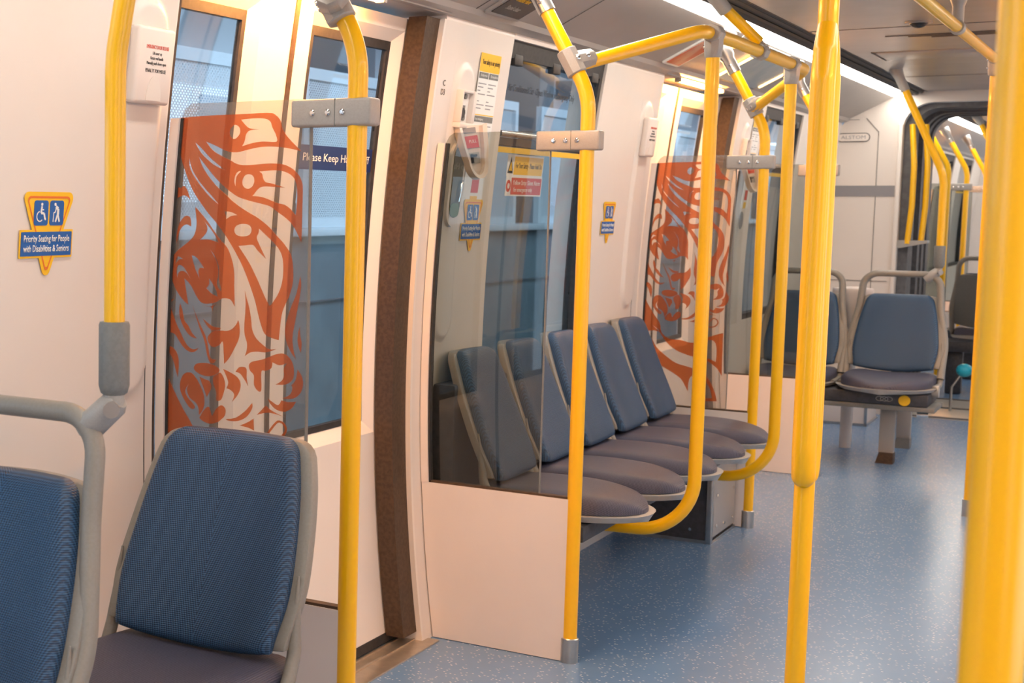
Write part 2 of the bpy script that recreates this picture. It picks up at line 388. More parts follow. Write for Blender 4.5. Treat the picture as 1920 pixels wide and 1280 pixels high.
# header panels and lamps over the doors
def door(s, idx, d, near=True):
    a, b, seam = d; X = lambda x: sideX(x, s)
    R = thing('door_%d' % idx, (X(-1.85), seam, 0), None, None, kind='structure')
    def leaf(y0, y1, w0, w1):
        zb, zt = .035, 1.80
        L = B(); zs, ze = .66, 1.735; o0, o1 = .075, .115
        wallpatch(L, s, y0, y1, zb, zs-.035, o0, o1); wallpatch(L, s, y0, y1, ze+.03, zt, o0, o1)
        wallpatch(L, s, y0, w0-.035, zs-.035, ze+.03, o0, o1); wallpatch(L, s, w1+.035, y1, zs-.035, ze+.03, o0, o1)
        # splayed reveal round the window
        def P(y, z, off): return Vector((X(XW(z)-off), y, z))
        def band(pa, pb):
            for i in range(len(pa)-1):
                q = [L.verts.new(P(*pa[i], o0)), L.verts.new(P(*pa[i+1], o0)), L.verts.new(P(*pb[i+1], .098)), L.verts.new(P(*pb[i], .098))]
                L.faces.new(q)
        zz = [zs-.035+(ze-zs+.065)*k/14 for k in range(15)]; zi = [zs+(ze-zs)*k/14 for k in range(15)]
        band([(w0-.035, z) for z in zz], [(w0, z) for z in zi]); band([(w1+.035, z) for z in zz], [(w1, z) for z in zi])
        band([(w0-.035, zs-.035), (w1+.035, zs-.035)], [(w0, zs), (w1, zs)]); band([(w0-.035, ze+.03), (w1+.035, ze+.03)], [(w0, ze), (w1, ze)])
        lf = obj('door_leaf', L, 'door', R)
        G = B(); g = .017
        wallpatch(G, s, w0, w0+g, zs, ze, .096, .112); wallpatch(G, s, w1-g, w1, zs, ze, .096, .112)
        wallpatch(G, s, w0+g, w1-g, zs, zs+g, .096, .112, nz=1); wallpatch(G, s, w0+g, w1-g, ze-g*1.4, ze, .096, .112, nz=1)
        obj('window_gasket', G, 'dark', lf)
        G = B(); wallpatch(G, s, w0+g, w1-g, zs+g, ze-g, .103, .107); obj('window_pane', G, 'pane', lf)
        return lf
    wl = .36
    leaf(a+.02, seam-.007, seam-.195-wl, seam-.195); lf = leaf(seam+.007, b+.02, seam+.12, seam+.12+.455)
    G = B(); wallpatch(G, s, seam-.010, seam+.010, .04, 1.80, .072, .10); obj('door_edge_rubber', G, 'seal', R)
    G = B(); wallpatch(G, s, b-.10, b-.012, .03, 1.805, .015, .070)
    obj('door_seal', G, 'seal', R)
    G = B(); wallpatch(G, s, a+.005, a+.035, .03, 1.805, .015, .070); obj('door_seal', G, 'seal', R)
    G = B(); wallpatch(G, s, b-.012, b+.0, .0, 1.805, .0, .12); wallpatch(G, s, a, a+.005, .0, 1.805, .0, .12); obj('door_jamb', G, 'door', R)
    G = B(); box(G, *sorted((X(-1.86), X(-1.685))), a-.02, b+.03, -.004, .0045, .001); box(G, *sorted((X(-1.75), X(-1.744))), a, b, .0045, .008)
    box(G, *sorted((X(-1.79), X(-1.784))), a, b, .0045, .009); obj('door_sill', G, 'sill', R)
    G = B(); wallpatch(G, s, a+.02, b+.02, .010, .036, .072, .12, nz=1); obj('bottom_rubber', G, 'dark', R)
    # header with amber lamp
    G = B(); box(G, *sorted((X(-1.90), X(-1.685))), a, b, 1.8165, 1.86, .002); obj('door_header', G, 'cove', R)
    t = thing('door_lamp', (X(-1.70), seam, 1.81), None, 'lamp', 'amber lamps in the door headers')
    c = (a+b)/2
    G = B(); box(G, *sorted((X(-1.712), X(-1.690))), c-.45, c+.24, 1.8035, 1.816, .003); obj('lamp_tube', G, 'dlamp', t)
    G = B(); box(G, *sorted((X(-1.714), X(-1.688))), c-.47, c-.45, 1.801, 1.8165, .002); obj('lamp_cap', G, 'cove', t); G = B(); box(G, *sorted((X(-1.714), X(-1.688))), c+.24, c+.26, 1.801, 1.8165, .002); obj('lamp_cap', G, 'cove', t)
    t['label'] = ['', 'glowing amber lamp over the nearest doorway of the window side', 'glowing amber lamp over the second doorway, behind the yellow hoop', 'glowing amber lamp over a doorway of the car beyond', 'amber lamp over a doorway on the near side'][idx if (s > 0 and idx > 0) else 4 if s < 0 else 1]
    return R, lf
for i, d in enumerate(DOORS):
    r, lf = door(1, (0, 1, 2)[i] if i else 4, d) if i else (None, None)
    if i == 1: DL = (r, lf)
for i, d in enumerate(DOORS): door(-1, 5+i, d)
door(1, 3, ND[0]); door(-1, 8, ND[0])
# sign on the first door's window
R, lf = DL
mw = wframe(3.50, 1.395, -.1015)
bm = B(); prism(bm, rrect(-.215, .215, -.032, .032, .002, 1), mw, .001); sg = obj('window_sign', bm, 'navy', lf, label='navy sign reading Please Keep Hands Off')
text('Please Keep Hands Off', .030, mw @ Matrix.Translation((0, 0, .0015)), 'white', sg, w=.38)
# windows
def window(s, idx, w):
    a, b = w; X = lambda x: sideX(x, s)
    R = thing('window_%d' % idx, (X(-1.78), (a+b)/2, .7), None, None, kind='structure')
    G = B(); g = .028
    wallpatch(G, s, a, a+g*.35, .70, 1.80, .01, .05); wallpatch(G, s, b-g, b, .70, 1.80, .01, .05)
    wallpatch(G, s, a, b, .70, .73, .01, .05, nz=1); wallpatch(G, s, a, b, 1.745, 1.80, .01, .05, nz=1)
    wallpatch(G, s, a, b, 1.475, 1.50, .01, .05, nz=1)
    obj('window_gasket', G, 'dark', R)
    G = B(); wallpatch(G, s, a+.01, b-g, .73, 1.475, .028, .033); obj('window_pane', G, 'pane', R)
    G = B(); wallpatch(G, s, a+.01, b-g, 1.525, 1.745, .020, .025, nz=3); obj('hopper_pane', G, 'pane', R)
    G = B(); tube(G, [(X(XW(1.512)-.012), a+.02, 1.512), (X(XW(1.512)-.012), b-.03, 1.512)], .011, 14); obj('hopper_rail', G, 'chrome', R)
    G = B(); wallpatch(G, s, a+.02, b-g, 1.452, 1.470, .010, .014, nz=1); obj('warning_strip', G, 'syel', R)
    G = B()
    for yy in (a+.05, a+.40, b-.12):
        p = XW(1.755)-.02; box(G, *sorted((X(p-.01), X(p+.012))), yy, yy+.07, 1.725, 1.76, .004)
    obj('hopper_catch', G, 'dark', R)
    return R
W = window(1, 2, WINS[1]); window(1, 3, WINS[2]); window(1, 1, WINS[0])
for i, w in enumerate(WINS): window(-1, 4+i, w)
for i, w in enumerate(NW): window(1, 7+i, w); window(-1, 10+i, w)
# lettering on window 2
mw = wframe(4.75, 1.655, -.018); text('Air Conditioned Car - Open Window in Emergency Only', .032, mw, 'black', W, w=.62)
mw = wframe(4.705, 1.412, -.0265)
bm = B(); prism(bm, rrect(-.165, .165, -.036, .036, .003, 2), mw, .001); q = obj('window_sticker', bm, 'white', W, label='white sticker with yellow field and warning triangle')
bm = B(); prism(bm, rrect(-.105, .158, -.030, .030, .002, 1), mw @ Matrix.Translation((0, 0, .001)), .0006); obj('yellow_field', bm, 'syel', q)
bm = B(); prism(bm, [(-.158, -.026), (-.112, -.026), (-.135, .028)], mw @ Matrix.Translation((0, 0, .001)), .0006); obj('warning_triangle', bm, 'black', q)
bm = B(); prism(bm, [(-.149, -.018), (-.121, -.018), (-.135, .012)], mw @ Matrix.Translation((0, 0, .0016)), .0006); obj('triangle_fill', bm, 'syel', q)
text('For Your Safety - Please Hold On', .026, mw @ Matrix.Translation((.027, 0, .0018)), 'black', q, w=.24)
mw = wframe(4.71, 1.345, -.0265)
bm = B(); prism(bm, rrect(-.165, .165, -.033, .033, .003, 2), mw, .001); q = obj('window_sticker', bm, 'white', W, label='white sticker with red field')
bm = B(); prism(bm, rrect(-.118, .158, -.028, .028, .002, 1), mw @ Matrix.Translation((0, 0, .001)), .0006); obj('red_field', bm, 'red', q)
bm = B(); tube(bm, [mw @ Vector((-.142, 0, .001)), mw @ Vector((-.142, 0, .0016))], .020, 24); obj('red_disc', bm, 'red', q)
bm = B(); tube(bm, [mw @ Vector((-.142, 0, .0016)), mw @ Vector((-.142, 0, .0022))], .009, 18); obj('white_square', bm, 'white', q)
text('Yellow Strip: Silent Alarm', .022, mw @ Matrix.Translation((.02, .011, .0018)), 'white', q, w=.25)
text('for emergency only', .022, mw @ Matrix.Translation((-.01, -.012, .0018)), 'white', q, w=.17)

# ------------------------------------------------------------------ end wall of this car and gangway
def arch(x0, x1, ztop, r, n=8):
    return [(x0, 0)]+[(x0+r-r*cos(pi/2*k/n), ztop-r+r*sin(pi/2*k/n)) for k in range(n+1)]+[(x1-r+r*sin(pi/2*k/n), ztop-r+r*cos(pi/2*k/n)) for k in range(n+1)]+[(x1, 0)]
XR = lambda x: 2*XC-x
outer = [(XW(0), 0)]+[(XW(.15*k), .15*k) for k in range(1, 13)]+[(-1.66, 1.855), (-1.41, 1.975), (-1.235, 2.0)]
outer = outer+[(XR(x), z) for x, z in reversed(outer)]
ar = arch(-1.356, XR(-1.356), 1.93, .16)
bm = B(); prism(bm, outer[:len(outer)]+ar[::-1], yframe(0, Y1+.06, 0), .06); obj('wall_end', bm, 'wall', kind='structure', smooth=False)
bm = B(); prism(bm, outer[:len(outer)]+ar[::-1], yframe(0, 11.0, 0), .06); obj('wall_end', bm, 'wall', kind='structure', smooth=False)
bm = B(); ya = Y1-.003
box(bm, -1.755, -1.382, ya-.002, ya, 1.36, 1.426); box(bm, XR(-1.382), XR(-1.755), ya-.002, ya, 1.36, 1.426); obj('trim_20', bm, 'band', kind='structure')
bm = B()
for x0, x1, z0, z1 in ((-1.49, -1.4875, .0, 1.36), (-1.49, -1.4875, 1.426, 1.76), (-1.75, -1.40, .832, .835), (-1.72, -1.60, 1.8335, 1.836)):
    box(bm, x0, x1, ya-.001, ya+.003, z0, z1)
box(bm, -.0013, .0013, -.001, .003, -.055, .055, mx=Matrix.Translation((-1.525, ya, 1.80)) @ Matrix.Rotation(-radians(40), 4, 'Y'))
box(bm, -.055, .055, -.001, .003, -.0013, .0013, mx=Matrix.Translation((-1.755+.04, ya, 1.815)) @ Matrix.Rotation(-radians(22), 4, 'Y'))
obj('trim_21', bm, 'grv', kind='structure')
bm = B(); 
t = thing('maker_plate', (-1.63, ya, 1.725), 'small pill-shaped grey nameplate on the end wall', 'plate')
prism(bm, rrect(-.094, .094, -.028, .028, .027), yframe(-1.63, ya+.003, 1.725), .005); p = obj('plate_rim', bm, 'grv', t)
bm = B(); prism(bm, rrect(-.089, .089, -.023, .023, .022), yframe(-1.63, ya-.002, 1.725), .003); obj('plate_face', bm, 'wall', t)
text('ALSTOM', .03, yframe(-1.63, ya-.005, 1.725), 'band', t, w=.14)
# gangway tunnel
def ring(bm, y0, y1, oi, oo):
    prism(bm, oo+oi[::-1], yframe(0, y1, 0), y1-y0)
t = thing('gangway', (XC, 10.4, 0), 'dark rubber gangway tunnel joining this car to the next', 'gangway')
bm = B(); ring(bm, Y1+.06, 10.20, arch(-1.30, XR(-1.30), 1.90, .14), arch(-1.3555, XR(-1.3555), 1.9295, .16)); obj('tunnel_frame', bm, 'bell', t, smooth=False)
bm = B()
for k in range(6):
    e = 0 if k % 2 else .03
    ring(bm, 10.20+.1*k, 10.30+.1*k, arch(-1.285-e, XR(-1.285-e), 1.885+e*.4, .14), arch(-1.36, XR(-1.36), 1.925, .16))
obj('bellows', bm, 'bell', t, smooth=False)
bm = B(); ring(bm, 10.80, 10.94, arch(-1.30, XR(-1.30), 1.90, .14), arch(-1.3555, XR(-1.3555), 1.9295, .16)); obj('tunnel_frame', bm, 'bell', t, smooth=False)
bm = B(); box(bm, -1.36, .19, Y1, 11.0, -.03, .006, .002); obj('bridge_plate', bm, 'lip', t)
bm = B(); box(bm, -1.36, .19, Y1, Y1+.03, .006, .012); box(bm, -1.36, .19, 10.45, 10.48, .006, .012); box(bm, -1.36, .19, 10.95, 10.98, .006, .012); obj('threshold_strip', bm, 'grv', t)
# white-painted frame strip and post at the tunnel mouth
bm = B(); box(bm, -1.378, -1.353, Y1-.022, Y1+.06, 0, 1.80, .006); obj('trim_22', bm, 'wall', kind='structure')
t = thing('gangway_grab_bars', (-1.29, 9.90, 1.06), 'pair of curved yellow grab bars at the left edge of the gangway', 'grab bar')
for k, dx in enumerate((0, .068)):
    bm = B(); tube(bm, fillet([(-1.30+dx, 9.96+.05*k, 1.07), (-1.285+dx, 9.96+.05*k, 1.30), (-1.285+dx, 9.96+.05*k, 1.55), (-1.31+dx, 9.99+.05*k, 1.80)], .5), .017); obj('bar', bm, 'yel', t)
bm = B(); prism(bm, [(-1.37, 1.035), (-1.26, 1.06), (-1.19, 1.075), (-1.19, 1.09), (-1.37, 1.09)], yframe(0, 10.06, 0), .11); obj('bracket', bm, 'cast', t, smooth=False)

# ------------------------------------------------------------------ car beyond: posts and a seat are built below
# ------------------------------------------------------------------ outside on the left
t = thing('trackside_wall', (-3.7, 8, -1), 'bluish concrete parapet wall outside the windows', 'wall')
bm = B(); box(bm, -3.9, -3.62, -2, 40, -.995, 1.12); obj('parapet', bm, 'ext', t)
bm = B(); box(bm, -3.95, -3.56, -2, 40, 1.12, 1.16, .005); obj('ledge', bm, 'extw', t)
bm = B(); box(bm, -3.61, -3.60, -2, 40, .78, .786); obj('cable', bm, 'extg', t)
bm = B(); box(bm, -12, 3, -6, 45, -1.3, -1.0); obj('trackbed', bm, 'extd', orig=(-4, 10, -1), label='dark gravel trackbed outside under the parapet wall', cat='ground')
bm = B(); box(bm, -12, -2.5, -2, 42, 3.05, 3.12); obj('shading_roof', bm, 'exts', orig=(-5, 10, 3), label='pale roof sheet outside, added to darken the view through the left windows', cat='roof')  # roof sheet added and widened to keep daylight off the left exterior
k = 0
yy = 3.2
while yy < 26:
    t = thing('mesh_fence_panel', (-3.75, yy, 1.16), 'white framed mesh screen panel standing on the parapet outside', 'fence panel', 'mesh screen panels on the parapet outside')
    bm = B()
    for a in ((yy, yy+.05, 1.16, 2.0), (yy+1.25, yy+1.3, 1.16, 2.0), (yy+.05, yy+1.25, 1.16, 1.21), (yy+.05, yy+1.25, 1.94, 2.0)): box(bm, -3.78, -3.74, *a)
    obj('panel_frame', bm, 'extw', t, smooth=False)
    bm = B(); box(bm, -3.762, -3.758, yy+.05, yy+1.25, 1.21, 1.94); obj('mesh', bm, 'mesh', t, smooth=False)
    yy += 1.75; k += 1
for i, y in enumerate((5.0, 8.4, 11.8, 15.2, 19.5)):
    bm = B(); box(bm, -4.7, -4.35, y, y+.35, -1, 4.2, .01); obj('column', bm, 'extg', orig=(-4.5, y, -1), label='grey steel roof column outside behind the parapet', cat='column', group='roof columns outside')
    bm = B(); box(bm, -7, -2.6, y+.1, y+.22, 2.75, 3.0); obj('roof_beam', bm, 'extg', orig=(-4.5, y+.16, 2.9), label='grey roof beam spanning outside above the columns', cat='beam', group='roof beams outside')
for i, (y, w, z0, z1, m) in enumerate(((6.0, .8, 1.15, 1.75, 'extb'), (9.2, 1.1, 1.2, 2.1, 'extb'), (12.6, 1.0, .95, 1.9, 'extw'), (14.8, 1.2, 1.2, 2.2, 'extb'), (17.5, 1.0, 1.1, 2.1, 'extw'), (20.5, 1.4, 1.1, 2.2, 'extb'))):
    R_ = thing('billboard', (-6, y, -1), 'pale blue billboard standing beyond the parapet outside' if m == 'extb' else 'white board standing beyond the parapet outside', 'billboard', 'blue billboards outside' if m == 'extb' else 'white boards outside')
    bm = B(); box(bm, -6.05, -6.0, y, y+w, z0, z1, .005); obj('board', bm, m, R_)
    for yy in (y+.1, y+w-.16): bm = B(); box(bm, -6.10, -6.05, yy, yy+.06, -1, z1-.05); obj('post', bm, 'extg', R_)
bm = B(); box(bm, -9.2, -9.0, -2, 42, -.995, 1.3); obj('far_platform_wall', bm, 'ext', orig=(-9, 10, -1), label='long blue grey wall across the far platform outside', cat='wall')
ART=["-1420 14610 -1233 14618 -964 14629 -692 14638 -438 14642 -179 14643 72 14645 329 14649 579 14654 771 14652 870 14642 910 14625 944 14601 987 14570 1023 14531 1053 14488 1069 14443 1079 14394 1098 14340 1128 14285 1168 14225 1229 14154 1334 14054 1460 13944 1551 13865 1488 13881 1396 13903 1297 13923 1195 13940 1086 13955 977 13965 868 13971 759 13973 653 13970 550 13961 450 13946 348 13928 240 13906 131 13882 28 13867 -63 13869 -148 13880 -229 13899 -305 13927 -377 13961 -456 13997 -558 14037 -666 14078 -742 14107 -699 14057 -635 13986 -569 13923 -504 13879 -436 13842 -363 13806 -278 13768 -189 13731 -114 13700 -69 13676 -39 13658 -2 13642 50 13626 108 13612 176 13603 256 13601 345 13605 441 13610 545 13617 656 13626 767 13631 879 13632 990 13628 1090 13619 1171 13601 1240 13577 1304 13547 1367 13509 1426 13464 1476 13417 1513 13369 1541 13320 1563 13270 1577 13226 1586 13182 1591 13124 1592 13049 1590 12960 1588 12841 1587 12665 1587 12460 1586 12289 1583 12177 1579 12099 1576 12049 1558 12085 1532 12137 1499 12195 1461 12260 1417 12331 1368 12396 1314 12450 1256 12498 1195 12542 1131 12584 1064 12623 1000 12661 947 12699 897 12735 825 12769 714 12798 582 12825 453 12851 334 12878 218 12906 120 12934 50 12962 -4 12991 -60 13024 -125 13064 -193 13110 -264 13161 -339 13220 -417 13284 -493 13351 -564 13420 -632 13490 -701 13563 -778 13647 -856 13733 -911 13794 -889 13739 -856 13661 -816 13583 -768 13512 -713 13442 -653 13371 -587 13299 -517 13228 -445 13161 -367 13099 -286 13041 -216 12990 -166 12948 -127 12913 -80 12876 -18 12834 51 12789 123 12745 196 12704 271 12665 347 12626 420 12591 493 12557 568 12516 649 12466 732 12409 811 12351 881 12290 946 12228 1009 12167 1069 12112 1128 12060 1184 12003 1240 11940 1294 11872 1337 11802 1365 11734 1382 11664 1394 11581 1403 11475 1406 11357 1401 11246 1384 11151 1359 11063 1331 10982 1298 10909 1262 10841 1228 10772 1198 10707 1170 10640 1146 10542 1123 10376 1104 10180 1090 10039 1051 10045 996 10054 938 10068 878 10086 815 10109 762 10143 724 10190 696 10247 671 10309 647 10370 626 10436 602 10515 574 10612 543 10722 508 10833 466 10944 419 11057 370 11170 319 11283 265 11397 209 11507 149 11612 86 11713 26 11806 -33 11891 -89 11969 -135 12031 -159 12066 -172 12086 -204 12125 -269 12202 -351 12297 -434 12389 -513 12468 -592 12543 -666 12616 -731 12687 -792 12755 -852 12826 -917 12902 -981 12982 -1041 13065 -1091 13149 -1137 13238 -1183 13335 -1234 13447 -1285 13567 -1328 13683 -1359 13778 -1383 13869 -1401 13993 -1412 14199 -1417 14439",
"574 13469 686 13478 844 13491 985 13494 1086 13483 1170 13463 1242 13437 1304 13407 1353 13370 1393 13326 1424 13273 1445 13213 1460 13142 1469 13057 1471 12962 1469 12866 1462 12761 1450 12656 1441 12582 1411 12616 1367 12665 1320 12710 1272 12745 1222 12777 1169 12801 1119 12814 1066 12821 997 12836 897 12870 780 12912 670 12946 568 12962 473 12969 407 12973 417 12981 431 12992 450 13011 475 13039 505 13074 537 13104 566 13128 598 13147 645 13160 712 13165 794 13164 883 13160 990 13155 1104 13147 1184 13142 1100 13166 983 13199 882 13225 817 13237 769 13243 730 13254 700 13274 679 13300 664 13328 654 13360 650 13393 640 13422 619 13442 593 13458",
"312 13418 350 13415 390 13404 422 13385 443 13354 455 13313 457 13273 448 13233 429 13193 404 13161 372 13138 333 13123 295 13119 254 13130 213 13152 183 13179 169 13214 166 13254 170 13292 182 13327 201 13360 224 13386 250 13404 280 13414",
"118 14531 199 14538 315 14546 425 14551 521 14551 611 14548 686 14538 743 14523 785 14502 817 14476 838 14442 849 14403 862 14364 884 14325 908 14287 928 14252 943 14226 954 14204 962 14178 977 14139 988 14096 964 14067 881 14063 763 14073 651 14078 559 14073 473 14063 390 14049 299 14029 210 14005 148 13988 167 14017 192 14058 213 14099 221 14137 225 14176 233 14211 250 14243 271 14271 298 14293 329 14307 366 14314 407 14319 461 14323 519 14324 560 14325 499 14330 413 14337 341 14348 300 14363 272 14381 241 14407 197 14448 151 14496",
"-36 14432 4 14429 45 14409 76 14383 94 14349 102 14308 100 14270 85 14235 61 14203 35 14177 7 14157 -23 14143 -54 14141 -87 14157 -121 14186 -144 14218 -156 14254 -157 14293 -146 14331 -118 14371 -77 14410",
"-1007 14092 -974 14068 -926 14032 -867 13985 -795 13919 -712 13841 -635 13772 -571 13721 -512 13679 -451 13637 -377 13587 -300 13537 -246 13502 -312 13525 -405 13559 -496 13599 -577 13646 -655 13700 -726 13754 -787 13804 -841 13855 -889 13909 -936 13975 -978 14044",
"-1154 13787 -1140 13729 -1120 13646 -1093 13566 -1061 13500 -1023 13439 -975 13373 -911 13297 -838 13217 -764 13142 -692 13074 -621 13010 -556 12951 -496 12891 -442 12836 -406 12798 -462 12835 -542 12888 -624 12950 -702 13021 -782 13100 -857 13180 -926 13259 -991 13338 -1045 13411 -1086 13472 -1117 13527 -1140 13585 -1151 13658 -1153 13734",
"-9 13387 4 13409 23 13439 45 13462 80 13478 118 13486 134 13481 109 13456 62 13418 25 13368 11 13298 7 13218 5 13161 -6 13190 -21 13232 -30 13274 -26 13316 -17 13358",
"195 12398 251 12397 306 12388 351 12372 381 12346 400 12313 407 12278 401 12242 383 12204 354 12174 310 12154 255 12143 199 12139 144 12141 88 12151 43 12168 12 12194 -8 12228 -15 12262 -9 12296 10 12330 40 12358 84 12378 140 12392",
"-257 12649 -216 12649 -157 12648 -99 12641 -40 12621 18 12595 59 12576 17 12573 -43 12567 -98 12555 -142 12534 -182 12507 -209 12488 -223 12535 -242 12601",
"583 12310 638 12267 716 12205 793 12144 862 12090 930 12036 990 11980 1043 11922 1088 11861 1123 11797 1147 11729 1162 11657 1170 11574 1172 11472 1167 11360 1154 11256 1134 11166 1106 11084 1073 11009 1032 10937 987 10871 946 10815 912 10772 882 10739 861 10717 834 10760 796 10822 760 10882 735 10927 712 10971 681 11030 635 11118 580 11223 522 11327 466 11425 407 11524 340 11624 253 11740 158 11858 91 11941 130 11944 186 11949 247 11954 313 11963 384 11972 445 11968 486 11942 517 11903 557 11857 625 11800 702 11738 757 11693 713 11770 651 11878 599 11971 566 12033 542 12080 531 12120 538 12156 557 12186 573 12215 579 12250 581 12285",
"-990 12739 -955 12709 -905 12665 -850 12615 -791 12557 -727 12493 -663 12424 -599 12348 -536 12268 -477 12197 -428 12141 -385 12093 -339 12046 -285 12000 -229 11953 -178 11896 -134 11822 -95 11738 -62 11651 -35 11564 -15 11475 -2 11385 3 11303 2 11220 2 11118 8 10967 15 10798 20 10678 -3 10715 -36 10767 -72 10808 -108 10828 -146 10837 -185 10841 -225 10842 -266 10838 -310 10826 -354 10802 -401 10769 -457 10742 -531 10723 -614 10709 -687 10703 -741 10705 -785 10714 -826 10735 -868 10771 -907 10818 -944 10867 -978 10918 -1010 10972 -1039 11019 -1062 11054 -1083 11083 -1111 11114 -1158 11154 -1213 11196 -1253 11226 -1240 11163 -1222 11071 -1203 10973 -1181 10862 -1157 10745 -1141 10662 -1173 10683 -1220 10713 -1271 10755 -1326 10809 -1385 10874 -1439 10944 -1485 11018 -1526 11097 -1560 11176 -1589 11254 -1611 11333 -1622 11410 -1623 11485 -1613 11558 -1589 11627 -1547 11690 -1491 11749 -1425 11808 -1342 11870 -1250 11931 -1168 11990 -1103 12042 -1049 12092 -1006 12148 -977 12216 -960 12291 -951 12362 -950 12429 -957 12493 -965 12555 -973 12624 -983 12692",
"-755 12442 -734 12413 -704 12372 -685 12328 -680 12285 -685 12239 -706 12193 -755 12139 -819 12083 -866 12045 -814 12051 -740 12059 -658 12059 -562 12041 -457 12016 -383 11997 -420 12051 -473 12127 -523 12196 -563 12246 -601 12288 -639 12328 -682 12372 -725 12413",
"-1071 11720 -1036 11712 -986 11697 -931 11665 -865 11597 -793 11510 -743 11448 -776 11453 -822 11459 -858 11454 -878 11430 -889 11396 -892 11356 -884 11305 -867 11250 -855 11211 -887 11265 -932 11344 -974 11431 -1012 11533 -1047 11642",
"-610 11867 -572 11824 -519 11763 -470 11697 -432 11632 -399 11562 -376 11488 -370 11406 -375 11320 -373 11238 -354 11159 -329 11084 -313 11028 -312 10998 -320 10986 -335 10989 -360 11010 -392 11046 -416 11082 -427 11110 -431 11137 -429 11178 -419 11241 -404 11316 -398 11391 -404 11460 -419 11528 -446 11602 -498 11696 -563 11796",
"-625 11248 -622 11211 -618 11159 -623 11113 -643 11079 -671 11051 -691 11033 -655 11002 -604 10959 -552 10922 -497 10896 -441 10875 -402 10861 -413 10907 -432 10973 -461 11042 -514 11116 -579 11194",
"-1411 11691 -1368 11678 -1317 11648 -1281 11626 -1305 11630 -1339 11633 -1375 11624 -1417 11590 -1461 11545 -1492 11512 -1488 11539 -1481 11576 -1470 11611 -1456 11645 -1438 11676",
"-1374 11506 -1331 11498 -1282 11468 -1232 11422 -1175 11348 -1117 11258 -1076 11193 -1104 11231 -1143 11283 -1184 11326 -1223 11354 -1264 11373 -1302 11381 -1337 11377 -1370 11362 -1396 11339 -1413 11300 -1423 11253 -1430 11220 -1441 11268 -1454 11335 -1456 11396 -1439 11444 -1410 11486",
"-1531 13995 -1527 13867 -1521 13687 -1514 13530 -1508 13426 -1502 13346 -1488 13278 -1462 13214 -1428 13162 -1392 13132 -1354 13140 -1313 13169 -1275 13180 -1241 13156 -1208 13113 -1180 13064 -1155 13004 -1134 12938 -1120 12890 -1140 12910 -1169 12936 -1202 12958 -1237 12972 -1276 12980 -1320 12977 -1373 12957 -1432 12926 -1483 12889 -1523 12841 -1554 12788 -1577 12752 -1586 12754 -1587 12772 -1589 12763 -1596 12708 -1604 12625 -1610 12529 -1614 12407 -1617 12272 -1618 12176 -1626 12270 -1637 12402 -1646 12528 -1649 12629 -1650 12724 -1649 12822 -1644 12922 -1638 13026 -1628 13142 -1616 13276 -1601 13423 -1585 13569 -1566 13727 -1545 13885",
"-1462 11964 -1461 12020 -1460 12099 -1452 12179 -1436 12254 -1414 12328 -1384 12395 -1342 12455 -1292 12508 -1244 12543 -1201 12552 -1159 12543 -1127 12525 -1108 12495 -1097 12456 -1091 12418 -1088 12382 -1089 12346 -1090 12322 -1117 12337 -1156 12358 -1196 12368 -1235 12362 -1275 12345 -1312 12318 -1346 12281 -1378 12235 -1405 12180 -1429 12106 -1448 12023",
"-1762 11020 -1744 11001 -1717 10975 -1689 10954 -1659 10941 -1628 10933 -1605 10927 -1631 10922 -1667 10915 -1701 10904 -1729 10886 -1755 10866 -1772 10851 -1765 10872 -1755 10901 -1749 10931 -1751 10964 -1757 10997",
"-1496 10774 -1544 10764 -1610 10748 -1663 10727 -1690 10703 -1703 10675 -1710 10636 -1713 10585 -1709 10525 -1696 10458 -1666 10382 -1627 10300 -1598 10225 -1590 10154 -1593 10090 -1596 10046 -1565 10042 -1521 10034 -1476 10013 -1437 9972 -1398 9917 -1356 9862 -1311 9809 -1263 9756 -1212 9713 -1157 9681 -1099 9659 -1046 9649 -1002 9654 -963 9672 -930 9692 -901 9714 -877 9738 -860 9755 -898 9742 -950 9725 -1000 9717 -1041 9721 -1080 9735 -1118 9758 -1158 9792 -1198 9836 -1238 9889 -1278 9953 -1318 10026 -1359 10099 -1400 10168 -1441 10237 -1480 10310 -1518 10396 -1553 10486 -1578 10563 -1588 10620 -1588 10664 -1579 10701 -1555 10733 -1521 10758",
"-1353 10682 -1362 10641 -1373 10581 -1375 10514 -1364 10439 -1343 10358 -1313 10279 -1271 10204 -1220 10131 -1169 10070 -1120 10026 -1071 9993 -1027 9971 -985 9959 -947 9957 -921 9957 -956 9987 -1006 10030 -1052 10077 -1086 10128 -1117 10182 -1147 10229 -1181 10260 -1214 10285 -1243 10322 -1262 10388 -1277 10466 -1292 10537 -1314 10596 -1337 10647",
"-1035 10648 -1019 10612 -995 10560 -963 10495 -920 10412 -869 10318 -820 10227 -773 10150 -728 10078 -689 10000 -660 9910 -637 9815 -616 9731 -602 9661 -591 9602 -568 9559 -520 9537 -461 9532 -418 9530 -441 9503 -475 9467 -509 9445 -541 9448 -573 9466 -602 9498 -624 9543 -643 9602 -662 9670 -679 9745 -697 9830 -723 9920 -764 10013 -814 10112 -866 10225 -927 10373 -990 10534",
"-779 10669 -730 10661 -661 10650 -594 10649 -533 10667 -475 10694 -434 10714 -457 10696 -489 10670 -513 10643 -522 10611 -524 10578 -524 10555 -530 10579 -541 10613 -571 10640 -636 10655 -719 10664",
